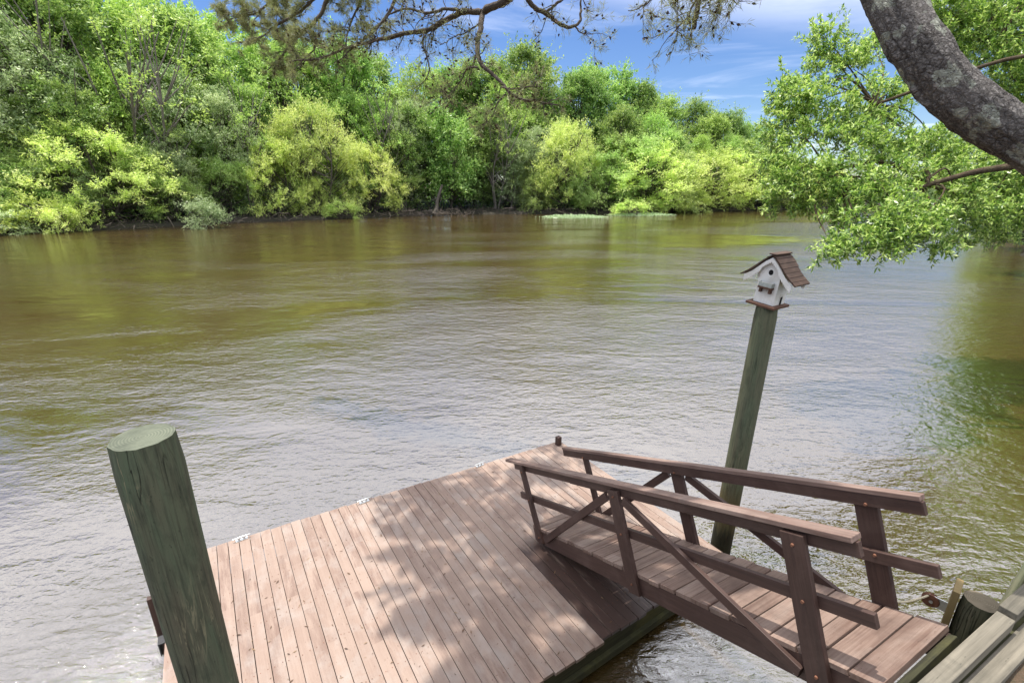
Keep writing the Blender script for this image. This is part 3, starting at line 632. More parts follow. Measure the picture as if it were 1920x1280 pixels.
for i in range(n):
    if i: Ls += np.linalg.norm(path[i] - path[i - 1])
    Uv = unit(Uv - T[i] * (Uv @ T[i])); Bv = np.cross(T[i], Uv)
    for j in range(k):
        a = j * 2 * math.pi / k; nz_ = gn[i // 3, (j // 3) % (k // 3)] * .006 + gn2[i, j] * .0035
        r = rad[i] * (1 + .03 * math.sin(2 * a + Ls * 1.3) + .025 * math.sin(3 * a - Ls * 2)) + nz_
        V.append(path[i] + r * (math.cos(a) * Uv + math.sin(a) * Bv)); WC.append((Ls, rad[i] * math.cos(a), rad[i] * math.sin(a)))
m_ = MB(); m_.add(V, [(i * k + j, i * k + (j + 1) % k, (i + 1) * k + (j + 1) % k, (i + 1) * k + j) for i in range(n - 1) for j in range(k)], WC, .5, 0, True)
sub(m_, 'trunk', M['pine_bark'], pine)

LIMBS = [  # (pixel path with depth, start radius, end radius, twig density, needle density)
 ([(1130, -150, 6.6), (1010, -45, 7.4), (945, 2, 7.9), (903, 24, 8.2)], .085, .060, 0, 0),
 ([(903, 24, 8.2), (870, 22, 8.3), (838, 38, 8.4), (800, 57, 8.5), (762, 60, 8.6), (715, 68, 8.8), (660, 80, 9.0), (600, 104, 9.2), (540, 112, 9.4)], .052, .014, 1.0, 1.0),
 ([(872, 22, 8.3), (845, 15, 8.2), (800, 23, 8.2), (765, 18, 8.3), (735, 32, 8.4), (705, 60, 8.5)], .030, .010, .9, .7),
 ([(903, 24, 8.2), (897, 50, 8.1), (893, 80, 8.0), (897, 105, 7.9), (905, 126, 7.85), (922, 142, 7.8), (940, 160, 7.75), (953, 177, 7.7), (972, 189, 7.7), (1005, 195, 7.7), (1048, 200, 7.7)], .050, .010, 1.1, 1.0),
 ([(942, 164, 7.75), (960, 168, 7.6), (985, 162, 7.5), (1012, 164, 7.4)], .016, .007, 1.2, 1.2),
 ([(948, 176, 7.75), (935, 184, 7.9), (928, 198, 8.0), (918, 210, 8.1)], .014, .006, 1.2, 1.2),
 ([(895, 128, 7.9), (876, 128, 8.0), (868, 145, 8.1), (850, 168, 8.2), (830, 185, 8.3)], .016, .006, 1.2, 1.0),
 ([(900, 42, 8.15), (886, 52, 8.3), (870, 64, 8.4), (850, 70, 8.6), (828, 84, 8.7)], .016, .006, 1.2, .9),
 ([(796, 60, 8.5), (793, 85, 8.5), (800, 115, 8.5), (802, 135, 8.5), (790, 155, 8.6), (768, 168, 8.6)], .018, .006, 1.3, 1.0),
 ([(1060, -90, 7.4), (985, -8, 7.6), (1002, 18, 7.7), (1025, 28, 7.75), (1036, 44, 7.8), (1052, 53, 7.8), (1066, 57, 7.8), (1076, 50, 7.8), (1082, 30, 7.8), (1086, -10, 7.8)], .060, .012, .7, .6),
 ([(1020, 27, 7.75), (1036, 12, 7.7), (1060, -6, 7.6)], .026, .018, .3, .3),
 ([(1078, 47, 7.8), (1092, 62, 7.8), (1118, 63, 7.8)], .013, .006, 1.5, 1.3),
 ([(800, -110, 8.6), (744, 0, 8.8), (727, 33, 8.9), (703, 56, 9.0), (682, 80, 9.1), (661, 99, 9.2), (640, 120, 9.3)], .046, .010, 1.0, 1.0),
 ([(700, -80, 9.0), (676, 5, 9.2), (656, 44, 9.3), (650, 75, 9.4), (640, 116, 9.5)], .032, .008, 1.0, 1.0),
 ([(660, -110, 8.8), (612, 0, 9.2), (594, 34, 9.3), (573, 54, 9.4), (545, 80, 9.6), (520, 108, 9.8), (497, 128, 9.9)], .055, .010, 1.2, 1.4),
 ([(620, -60, 9.2), (581, 9, 9.5), (553, 28, 9.7), (516, 49, 9.9), (492, 65, 10.1), (455, 78, 10.3)], .040, .010, 1.3, 1.6),
 ([(560, -60, 9.8), (520, -8, 10.0), (490, 20, 10.2), (455, 30, 10.4), (425, 38, 10.6)], .036, .010, 1.3, 1.8),
 ([(573, 54, 9.4), (590, 90, 9.3), (560, 120, 9.4), (540, 140, 9.4)], .018, .007, 1.3, 1.2),
 ([(1323, -130, 6.0), (1321, -40, 6.0), (1320, 0, 6.0), (1317, 42, 6.0)], .040, .030, 0, 0),
 ([(1318, -60, 6.0), (1297, 5, 6.0), (1288, 28, 6.0), (1270, 48, 6.0), (1254, 66, 6.0)], .016, .006, 1.6, 1.2),
 ([(1290, 24, 6.0), (1290, 50, 6.0), (1293, 70, 6.0)], .008, .005, 1.6, 1.2),
 ([(1260, -70, 6.2), (1225, -14, 6.3), (1195, 4, 6.4), (1172, 12, 6.4)], .016, .006, 1.6, 1.3),
 ([(1330, -60, 6.0), (1352, 8, 6.0), (1350, 30, 6.0), (1345, 45, 6.0)], .012, .005, 1.6, 1.0),
 ([(1345, -60, 6.0), (1362, -12, 6.0), (1382, 10, 6.0)], .012, .005, 1.6, 1.0),
]
tw_all = []   # tips: position, direction
def twigs(mm, path, r0, dens, tips, depth=0, length=.55):
    seg = np.linalg.norm(np.diff(path, axis=0), axis=1); L = seg.sum(); n = rng.poisson(L * 8.5 * dens)
    for _ in range(n):
        f = rng.uniform(.12, 1.0); i = min(int(f * (len(path) - 1)), len(path) - 2); p = path[i] + (path[i + 1] - path[i]) * rng.random(); d = unit(path[i + 1] - path[i])
        dr = unit(d * .7 + rng.normal(size=3) * .75 + np.array((0, 0, -.12))); ln = length * rng.uniform(.45, 1.25) * (1 - .35 * f)
        q = [p]; 
        for s in range(4): dr = unit(dr + rng.normal(size=3) * .28 + np.array((0, 0, .05))); q.append(q[-1] + dr * ln / 4)
        q = np.array(q); rr = max(.004, min(.010, r0 * .35)) * (1 - .3 * depth)
        mm.tube(q, np.linspace(rr, rr * .45, 5), 4, cap0=False, cap1=False)
        tips.append((q[-1], dr)); tips.append((q[3] * .5 + q[2] * .5, dr))
        if depth == 0: twigs(mm, q, rr, 1.15, tips, 1, length * .55)
tips_all = []
for P, r0, r1, dens, nd in LIMBS:
    pth = smooth_path([at(*q) for q in P], 8 * len(P)); mm = MB(); wob = np.cumsum(rng.normal(size=pth.shape) * .006, axis=0); pth = pth + wob
    mm.tube(pth, np.linspace(r0, r1, len(pth)) * (1 + rng.normal(size=len(pth)) * .05), 9)
    tips = []
    if dens: twigs(mm, pth, r0, dens, tips)
    tips_all += [(p, d, nd * (.6 if at(*P[0])[0] > -2.6 else 2.1)) for p, d in tips]
    o = sub(mm, 'branch', M['limb_bark'], pine)
# upper crown above the frame: it shades the dock
crown_mb = MB(); shade_tips = []
def shade_cluster(c, r, n):
    c = np.array(c); root = np.array((.9, 5.2, 11.5)) if c[2] > 8 else c
    mid = (c + root) / 2 + np.array((0, 0, .8)); pth = smooth_path([root, mid, c], 14); crown_mb.tube(pth, np.linspace(.06, .015, 14), 6)
    for _ in range(n):
        d = unit(rng.normal(size=3)); d[2] *= .45; p0 = c + d * r * rng.uniform(.0, .5); q = [p0]; dr = unit(d + rng.normal(size=3) * .3)
        for s in range(3): dr = unit(dr + rng.normal(size=3) * .25); q.append(q[-1] + dr * r * .2)
        crown_mb.tube(np.array(q), [.008, .007, .006, .004], 4, cap0=False, cap1=False); shade_tips.append((q[-1], dr, 1.0)); shade_tips.append((q[2], dr, 1.0))
        shade_tips.append((q[1], dr, 1.0))
def above(e, b, H):   # the place in the crown whose shadow falls on dock point (e, b)
    p = db(e, b, .4); return p + np.array(SUN_DIR) / SUN_DIR.z * H
SHADE = [(2.15, -5.9, 9.0, .75), (1.85, -5.1, 9.4, .7), (1.55, -4.3, 9.2, .65), (1.7, -3.4, 9.6, .75), (2.4, -5.0, 9.3, .85), (2.3, -4.1, 9.1, .8), (2.4, -3.2, 9.5, .8), (3.2, -5.4, 9.2, .8), (3.3, -4.4, 9.6, .8), (3.2, -3.4, 9.2, .7), (2.6, -6.2, 9.3, .55), (4.0, -4.0, 9.4, .6), (1.35, -2.7, 9.3, .65), (2.0, -2.6, 9.6, .7), (4.2, -5.6, 9.3, .5), (3.3, -2.4, 9.4, .6), (3.6, -1.6, 9.2, .5), (4.2, -.9, 9.3, .5)]
for e, b, H, r in SHADE: shade_cluster(above(e, b, H), r, 40)
sub(crown_mb, 'branch', M['limb_bark'], pine)
def tufts(tips, per, ln, wd):
    P, D = [], []
    for p, d, nd in tips:
        m = rng.poisson(per * nd)
        if m == 0: continue
        P.append(np.repeat(p[None], m, 0) + rng.normal(size=(m, 3)) * .012); D.append(unit(d[None] * .9 + rng.normal(size=(m, 3)) * .62))
    P = np.concatenate(P); D = np.concatenate(D); n = len(P); L = ln * rng.uniform(.6, 1.2, n)
    return leaves(P, D, L, wd, rng, .2)
Q1 = tufts(tips_all, 13, .125, .0062); Q2 = tufts(shade_tips, 46, .16, .012)
CP, CD = [], []
for p, d, nd in tips_all:
    if rng.random() < .30: CP.append(p - d * .03 + rng.normal(size=3) * .02); CD.append(unit(d + rng.normal(size=3) * .5))
CP = np.array(CP); CD = np.array(CD)
Q3 = np.concatenate([leaves(CP, CD, .062 * rng.uniform(.7, 1.3, len(CP)), .034, rng, .0) for _ in range(4)])
QQ = np.concatenate([Q1, Q2, Q3]); mi = np.r_[np.zeros(len(Q1) + len(Q2)), np.ones(len(Q3))]
o = quads_obj('needles', QQ, [M['l_needle'], M['l_cone']], pine, mi=mi); o.matrix_parent_inverse = Matrix.Translation(pine.location).inverted()

# ------------------------------------------------------------------ oak over the water on the right
oak = thing('oak_tree', 'broad oak with small bright green leaves drooping over the water behind the pine trunk', 'tree', (14.5, 7.2, 2.0))
rng = np.random.default_rng(5)
fork = np.array((12.2, 8.6, 6.4)); wood_mb = MB()
wood_mb.tube(smooth_path([(14.5, 7.2, 1.2), (14.1, 7.5, 3.2), (13.3, 8.0, 5.0), fork, (11.6, 9.4, 8.2), (11.0, 10.2, 10.5)], 30), np.linspace(.34, .12, 30), 14)
sub(wood_mb, 'trunk', M['oak_bark'], oak)
OAK = [  # clump centres seen at (px, py) with depth and radius
 (1548, 70, 11.5, .5), (1560, 105, 11.5, .7), (1600, 130, 11.2, .8), (1500, 150, 11.5, .6), (1480, 185, 11.4, .65), (1530, 190, 11.0, .85), (1600, 200, 10.8, .9), (1660, 190, 11.5, .9), (1470, 235, 11.2, .6), (1520, 250, 10.8, .85), (1590, 270, 10.4, .9), (1660, 260, 10.8, .9), (1720, 260, 11.4, .9),
 (1455, 290, 11.0, .6), (1490, 320, 10.6, .8), (1550, 330, 10.2, .9), (1620, 340, 10, .9), (1690, 330, 10.4, .9), (1760, 320, 11, .9), (1475, 345, 10.6, .5), (1520, 362, 10.2, .5), (1585, 375, 9.9, .6), (1650, 395, 9.7, .75), (1720, 390, 10, .8), (1790, 360, 10.6, .9), (1850, 390, 11.5, .9), (1880, 420, 12.5, .8),
 (1470, 375, 10.5, .25), (1585, 405, 9.7, .3), (1630, 420, 9.5, .35), (1580, 448, 9.3, .28), (1615, 448, 9.3, .3), (1660, 435, 9.3, .33), (1710, 430, 9.4, .35), (1690, 405, 9.5, .45), (1745, 415, 9.6, .38), (1665, 455, 9.2, .2), (1755, 448, 9.5, .22), (1560, 462, 9.2, .16),
 (1780, 20, 12, 1.0), (1840, 40, 11.8, 1.0), (1900, 20, 12, 1.0), (1880, 100, 11.6, 1.0), (1910, 160, 11.8, .8), (1820, 90, 12, .9), (1770, 60, 12.4, .7), (1700, 0, 13, .8), (1960, 90, 12, 1.2), (1960, 200, 11.8, 1.1), (1980, 320, 11.8, 1.1), (1990, -40, 12, 1.4), (1800, -60, 12.5, 1.3), (1900, -80, 12.5, 1.3), (2060, 140, 12.5, 1.5), (2060, 300, 12.5, 1.4),
 (2080, 20, 13, 1.5), (1700, -90, 13, 1.2), (1920, 330, 11.5, .9), (1800, 440, 12, .5), (1840, 330, 12, .8), (1730, 150, 13.0, .7), (1640, 90, 12.2, .6), (1860, 60, 12.5, 1.0), (1920, 60, 12.6, 1.1), (1885, 150, 12.4, .9), (1935, 120, 12.2, 1.0), (1830, 20, 12.8, 1.0), (1870, 250, 12.4, .9), (1810, 290, 11.8, .8), (1760, 270, 11.8, .8), (1900, 300, 12.4, 1.0), (1850, 340, 12.2, .9), (1780, 400, 11.2, .7), (1905, 390, 12.4, .9), (1640, 225, 11.6, .7), (2120, 430, 13, 1.2), (2200, 250, 13.5, 1.6),
]
LP, LD = [], []; limbs = MB()
hubs = [np.array(at(x, y, s)) for x, y, s in ((1730, 345, 10.4), (1640, 195, 11.0), (1860, 90, 12.0), (1560, 330, 10.4), (1960, 250, 11.8))]
hub_mb = MB()
for h, start in zip(hubs, (np.array(at(1738, 347, 10.0)), fork + (-.3, .6, 1.0), fork + (-.6, .8, 1.8), hubs[0], fork)):
    mid = (h + start) / 2 + np.array((0, 0, .35)); p_ = smooth_path([start, mid, h], 16); p_ = p_ + np.cumsum(rng.normal(size=p_.shape) * .012, axis=0); hub_mb.tube(p_, np.linspace(.10 if start is fork else .045, .035, 16), 9)
# the mossy limb that shows below the pine trunk
hub_mb.tube(smooth_path([at(1960, 300, 9.6), at(1895, 312, 9.7), at(1830, 322, 9.8), at(1780, 335, 9.9), at(1735, 348, 10), at(1690, 362, 10.1)], 30), np.linspace(.085, .035, 30), 10)
sub(hub_mb, 'branch', M['oak_bark'], oak)
for x, y, s, r in OAK:
    c = at(x, y, s); h = min(hubs, key=lambda q: np.linalg.norm(q - c)); mid = (h + c) / 2 + np.array((0, 0, .15)) + rng.normal(size=3) * .15
    p_ = smooth_path([h, mid, c], 10); limbs.tube(p_, np.linspace(.026, .008, 10), 5, cap0=False)
    ns = int(88 * r * r + 16)
    for _ in range(ns):
        d = unit(rng.normal(size=3)); p0 = c + d * r * rng.uniform(0, .6) * np.array((1, 1, .75)); dr = unit(d * .7 + unit(c - h) * .6 + np.array((0, 0, -.12)) + rng.normal(size=3) * .35)
        L = rng.uniform(.25, .5); q = [p0]
        for _s in range(3): dr = unit(dr + rng.normal(size=3) * .2); q.append(q[-1] + dr * L / 3)
        if rng.random() < .5: limbs.tube(np.array(q), [.005, .004, .004, .003], 3, cap0=False, cap1=False)
        q = np.array(q)
        for j in range(4):       # leaf whorls along the shoot
            m = rng.integers(5, 9); f = [.4, .65, .85, 1.0][j] * 3; i0 = min(int(f), 2); pp = q[i0] + (q[i0 + 1] - q[i0]) * (f - i0)
            LP.append(np.repeat(pp[None], m, 0) + rng.normal(size=(m, 3)) * .02); LD.append(unit(dr[None] * .45 + rng.normal(size=(m, 3)) * .8))
sub(limbs, 'twigs', M['oak_bark'], oak)
LP = np.concatenate(LP); LD = np.concatenate(LD); Q = leaves(LP, LD, .112 * rng.uniform(.7, 1.25, len(LP)), .034 * rng.uniform(.8, 1.3, len(LP)), rng, .9)
o = quads_obj('crown', Q, M['l_oak'], oak); o.matrix_parent_inverse = Matrix.Translation(oak.location).inverted()

# ------------------------------------------------------------------ tree prototypes for the far bank
def make_tree(seed, H, R, clumps, crown_lo, leaf, lw, shoots, per, mleaf, mbark, cr=1.6, up=.3, droop=0.0, shape='dome', trunk_r=.22, lean=(0, 0), stems=1, bare=0.0):
    """Returns (trunk mesh, crown mesh). Local axes, base at the origin."""
    rng = np.random.default_rng(seed); tm = MB(); cs = []
    for i in range(clumps):
        f = rng.random() ** .8
        if shape == 'dome': h = crown_lo + (1 - crown_lo) * f; env = math.sqrt(max(0.02, 1 - ((h - crown_lo - .25 * (1 - crown_lo)) / (.78 * (1 - crown_lo))) ** 2)) if h > crown_lo + .25 * (1 - crown_lo) else .75 + .25 * (h - crown_lo) / (.25 * (1 - crown_lo))
        elif shape == 'cone': h = crown_lo + (1 - crown_lo) * f; env = (1 - (h - crown_lo) / (1.02 - crown_lo)) ** .75 + .08
        else: h = crown_lo + (1 - crown_lo) * f; env = .45 + .55 * math.sin(math.pi * min(1, (h - crown_lo) / (1 - crown_lo) * .85 + .12))
        a = rng.uniform(0, 2 * math.pi); rr = R * env * rng.uniform(.35, 1.05) ** .6
        cs.append((rr * math.cos(a) + lean[0] * h * H, rr * math.sin(a) + lean[1] * h * H, h * H - cr * .4))
    cs = np.array(cs)
    bases = [np.array((rng.normal() * .25 * (stems > 1), rng.normal() * .25 * (stems > 1), -.6)) for _ in range(stems)]
    axes = []
    for s in range(stems):
        tip = np.array((lean[0] * H + (rng.normal() * R * .45 if stems > 1 else rng.normal() * .3), lean[1] * H + (rng.normal() * R * .45 if stems > 1 else rng.normal() * .3), H * rng.uniform(.78, .92)))
        mid = bases[s] + (tip - bases[s]) * .5 + rng.normal(size=3) * np.array((.35, .35, 0)) * (1 + stems * .4); ax = smooth_path([bases[s], mid, tip], 14); axes.append(ax)
        tm.tube(ax, np.linspace(trunk_r / math.sqrt(stems), .04, 14), 7, cap1=False)
    for c in cs:
        ax = axes[rng.integers(stems)]; j = int(np.clip((c[2] / H * .75) * 13, 2, 12)); b = ax[j]; mid = (b + c) / 2 + np.array((0, 0, -.08 * np.linalg.norm(c - b)))
        tm.tube(smooth_path([b, mid, c], 6), np.linspace(.07, .02, 6) * (H / 18 + .3), 4, cap0=False, cap1=False)
    P, D, RN = [], [], []
    for c in cs:
        tone = rng.random(); r = cr * (.42 + .95 * rng.random() ** 1.3); nS = max(3, int(shoots * (r / cr) ** 1.5))
        if rng.random() < bare: continue
        d = unit(rng.normal(size=(nS, 3)) + unit(c * np.array((1, 1, .35)))[None] * .5 + np.array((0, 0, up))); d = unit(d)
        p0 = c + d * r * rng.uniform(.0, .45, (nS, 1)) * np.array((1.1, 1.1, .7)); L = r * rng.uniform(.45, 1.0, nS) * np.where(rng.random(nS) < .22, rng.uniform(1.3, 2.1, nS), 1.0)
        t = np.linspace(.12, 1, per)[None, :, None]; dd = d[:, None, :]
        pts = p0[:, None, :] + dd * t * L[:, None, None] + np.array((0, 0, -1.0)) * droop * (t ** 2) * L[:, None, None] + rng.normal(size=(nS, per, 3)) * leaf * .35
        P.append(pts.reshape(-1, 3)); D.append(np.repeat(d, per, 0) * .6 + rng.normal(size=(nS * per, 3)) * .7 + np.array((0, 0, -droop)))
        RN.append(np.clip(tone * .42 + rng.random(nS * per) * .62 - .02, 0, 1))
    P = np.concatenate(P); D = np.concatenate(D); RN = np.concatenate(RN); n = len(P)
    Q = leaves(P, D, leaf * rng.uniform(.6, 1.3, n), lw * rng.uniform(.7, 1.3, n), rng, .5)
    ot = tm.build('trunk', mbark); oc = quads_obj('crown', Q, mleaf, None, RN)
    for o in (ot, oc): C.objects.unlink(o)
    return ot, oc, H, R
PR = {}
PR['willow_a'] = make_tree(1, 9, 4.6, 66, .12, .28, .075, 20, 24, M['l_willow'], M['far_bark'], 1.5, .75, .10, 'dome', .22, (.06, 0), 4)
PR['willow_b'] = make_tree(2, 9, 4.2, 60, .08, .28, .075, 20, 24, M['l_willow'], M['far_bark'], 1.45, .85, .05, 'dome', .2, (-.12, 0), 4)
PR['willow_c'] = make_tree(3, 9, 3.4, 54, .12, .27, .07, 20, 24, M['l_willow2'], M['far_bark'], 1.35, 1.0, .05, 'oval', .2, (.10, .0), 3)
PR['willow_d'] = make_tree(14, 9, 5.2, 66, .05, .28, .075, 20, 24, M['l_willow2'], M['far_bark'], 1.5, .7, .15, 'dome', .2, (-.2, 0), 5)
PR['broad_a'] = make_tree(4, 22, 6.2, 108, .22, .38, .19, 22, 20, M['l_green'], M['far_bark'], 2.0, .3, .12, 'oval', .36)
PR['broad_b'] = make_tree(5, 22, 5.6, 98, .30, .36, .18, 22, 20, M['l_dark'], M['far_bark'], 2.0, .3, .1, 'dome', .34, (.05, 0))
PR['broad_c'] = make_tree(6, 22, 5.0, 90, .35, .35, .17, 21, 20, M['l_dark'], M['far_bark'], 1.8, .3, .1, 'oval', .32, (-.06, 0))
PR['grey_a'] = make_tree(7, 18, 5.4, 84, .15, .33, .14, 20, 20, M['l_grey'], M['pale_bark'], 1.9, .4, .1, 'dome', .26, (.05, 0), 2)
PR['grey_b'] = make_tree(8, 18, 4.4, 64, .2, .32, .13, 20, 20, M['l_grey'], M['pale_bark'], 1.7, .4, .1, 'oval', .24, (-.08, 0), 2)
PR['cyp_a'] = make_tree(9, 18, 4.6, 70, .18, .42, .10, 16, 16, M['l_cyp'], M['far_bark'], 1.5, .05, .05, 'cone', .3)
PR['cyp_b'] = make_tree(10, 18, 5.0, 60, .25, .42, .12, 16, 16, M['l_cyp'], M['far_bark'], 1.8, .2, .08, 'dome', .3, (.04, 0))
PR['bare'] = make_tree(11, 20, 5.0, 34, .45, .36, .15, 9, 12, M['l_cyp'], M['pale_bark'], 1.5, .4, .1, 'oval', .34, (-.16, 0), 3, .45)
PR['rich'] = make_tree(12, 14, 4.6, 62, .20, .46, .26, 17, 15, M['l_green'], M['far_bark'], 1.7, .2, .15, 'oval', .28)
PR['bush'] = make_tree(13, 2.4, 1.9, 22, .02, .24, .07, 15, 14, M['l_willow'], M['far_bark'], .75, .6, .1, 'dome', .08, (0, 0), 3)
PR['bush_g'] = make_tree(15, 2.4, 1.5, 24, .02, .20, .06, 16, 14, M['l_grey'], M['far_bark'], .7, .3, .3, 'dome', .07, (0, 0), 3)

def shore_point(px):
    """Where the far shore meets the water in the direction of pixel column px (at the horizon)."""
    u = (px - 960) / (FPX * cp + (640 - 395) * sp); best = None
    for a, b in zip(FAR[:-1], FAR[1:]):
        d = b - a; den = d[0] - u * d[1]
        if abs(den) < 1e-9: continue
        t = (u * a[1] - a[0]) / den
        if 0 <= t <= 1:
            p = a + d * t
            if p[1] > 0 and (best is None or np.linalg.norm(p) < np.linalg.norm(best)): best = p
    return best if best is not None else FAR[-4]
rng = np.random.default_rng(77)
def plant(proto, px, top, back, label, name, cat='tree', group=None, wide=1.0, rot=None, z=.6):
    """One tree: px is where it stands along the shore, top the height its crown reaches, back its distance behind the shoreline."""
    p = shore_point(px); d = unit(p); q = p + d * back; dist = np.linalg.norm(q)
    uu = (px - 960) / FPX
    # height of the crown top from its elevation above the camera
    v = (640 - top) / FPX; s = dist / math.hypot(uu, cp + v * sp); ztop = 5 + s * (-sp + v * cp)
    ot, oc, H, R = PR[proto]; sc = max(.2, (ztop - z) / H)
    root = thing(name, label, cat, (q[0], q[1], z), rng.uniform(0, 6.28) if rot is None else rot, group)
    root.scale = (sc * wide, sc * wide, sc)
    for o in (ot, oc):
        c = o.copy(); C.objects.link(c); c.parent = root
    return root

# ---- front row along the far bank: willows and bushes that stand out one by one
FRONT = [  # proto, px, top px, back, wide, label
 ('willow_d', 15, 285, 3, 1.1, 'drooping yellow green willow at the far left end of the opposite bank'),
 ('willow_a', 205, 243, 2.5, 1.25, 'big rounded bright yellow willow rising behind the low bush standing in the water'),
 ('willow_c', 95, 215, 7, 1.0, 'upright yellow green willow behind the drooping willow at the left end'),
 ('willow_d', 330, 330, 1.5, 1.0, 'low spreading willow above the round grey green bush at the waterline'),
 ('willow_c', 300, 195, 7, 1.0, 'tall yellow green willow rising behind the big rounded yellow willow'),
 ('willow_d', 430, 300, 4, .85, 'dull green willow between the spreading willow and the bright pair by the bare bank'),
 ('willow_b', 520, 265, 2.5, .9, 'bushy yellow willow on the left side of the tallest bright willow'),
 ('willow_b', 612, 196, 3.5, .82, 'tallest bright yellow willow on the opposite bank with a pale crown top'),
 ('willow_a', 700, 274, 1.5, .95, 'leaning bright yellow willow just left of the washed up tree root'),
 ('willow_b', 590, 335, 1.0, .9, 'low bright yellow willow bush at the foot of the tallest willow'),
 ('rich', 845, 205, 2.5, .85, 'rich green leafy tree standing behind the washed up tree root'),
 ('grey_b', 958, 262, 3, .8, 'grey green willow between the rich green tree and the pale arching willow'),
 ('willow_b', 1068, 228, 3, .85, 'tall pale yellow green willow above the floating plant mat'),
 ('willow_d', 1010, 320, 1.5, .9, 'low green willow overhanging the water left of the floating mat'),
 ('willow_d', 1120, 300, 2, 1.1, 'arching willow leaning out over the two floating plant mats'),
 ('willow_c', 1158, 262, 4.5, 1.5, 'upright yellow green willow just behind the arching willow'),
 ('willow_d', 1238, 282, 2.5, 1.3, 'spreading yellow green willow right of the second floating mat'),
 ('willow_a', 1205, 272, 3, 1.5, 'yellow green willow right of the arching willow near the river bend'),
 ('willow_b', 1262, 290, 2, 1.5, 'second willow of the yellow row running to the river bend'),
 ('willow_a', 1318, 284, 3, 1.5, 'third willow of the yellow row running to the river bend'),
 ('willow_b', 1372, 288, 2.5, 1.5, 'fourth willow of the yellow row running to the river bend'),
 ('willow_a', 1425, 296, 3, 1.5, 'last willow of the yellow row, partly behind the oak leaves'),
 ('willow_b', 1480, 305, 3, 1.5, 'far willow seen through the left edge of the oak crown'),
 ('willow_a', 1545, 315, 4, 1.1, 'most distant willow at the bend, almost hidden by the oak crown'),
]
for proto, px, top, back, wide, label in FRONT:
    plant(proto, px, top, back + 2.2, label, 'broadleaf_tree' if proto == 'rich' else 'willow_tree', group=None if proto == 'rich' else 'willows along the opposite bank', wide=wide)
def low_bush(proto, px, py, hpx, wide, label):
    q = ground_at(px, py); dist = np.linalg.norm(q[:2]); ot, oc, H, R = PR[proto]; sc = hpx / FPX * np.linalg.norm(q - np.array((0, 0, 5))) / H * .9
    root = thing('bush', label, 'bush', (q[0], q[1], .02), rng.uniform(0, 6.28)); root.scale = (sc * wide, sc * wide, sc)
    for o in (ot, oc): c = o.copy(); C.objects.link(c); c.parent = root
low_bush('bush', 72, 436, 48, 1.1, 'low yellow bush standing in the water at the left of the opposite bank')
low_bush('bush', 128, 436, 36, .9, 'small yellow sprig beside the low bush standing in the water')
low_bush('bush_g', 386, 428, 44, 1.1, 'round grey green bush at the waterline of the opposite bank')
low_bush('bush_g', 12, 440, 34, 1.5, 'dark green waterside bush at the very left of the opposite bank')
low_bush('bush', 1180, 404, 26, 1.6, 'low yellow bush between the two floating plant mats')
low_bush('bush', 1215, 401, 28, 1.5, 'low yellow green bush behind the right hand floating mat')
low_bush('bush', 640, 410, 30, 1.3, 'small yellow bush at the waterline left of the tree root')
low_bush('bush', 1295, 398, 26, 1.6, 'small bush at the waterline under the yellow row')

# ---- middle and back rows: the mixed wood behind
MID = [
 ('grey_a', 40, 40, 14, 'grey green'), ('grey_b', 135, 60, 12, 'grey green'), ('grey_a', 350, 120, 12, 'grey green'), ('grey_b', 450, 180, 9, 'grey green'), ('grey_b', 560, 215, 9, 'grey green'),
 ('cyp_a', 255, 150, 10, 'light green'), ('broad_b', 395, 150, 12, 'dark green'), ('broad_c', 500, 165, 12, 'dark green'), ('cyp_b', 655, 170, 12, 'light green'), ('grey_b', 760, 190, 9, 'grey green'),
 ('broad_b', 770, 200, 7, 'dark green'), ('broad_c', 905, 205, 9, 'dark green'), ('cyp_b', 990, 190, 12, 'light green'), ('grey_a', 1010, 235, 7, 'grey green'),
 ('broad_b', 1150, 205, 9, 'dark green'), ('cyp_b', 1220, 214, 10, 'light green'), ('cyp_a', 1300, 252, 9, 'light green'), ('broad_b', 1255, 249, 7, 'dark green'), ('broad_c', 1385, 262, 9, 'dark green'), ('cyp_b', 1345, 255, 10, 'light green'),
 ('cyp_b', 1440, 292, 9, 'light green'), ('broad_b', 1490, 315, 9, 'dark green'), ('broad_b', 60, 150, 9, 'dark green'), ('broad_c', 180, 170, 8, 'dark green'), ('broad_a', 700, 180, 14, 'dark green'),
]
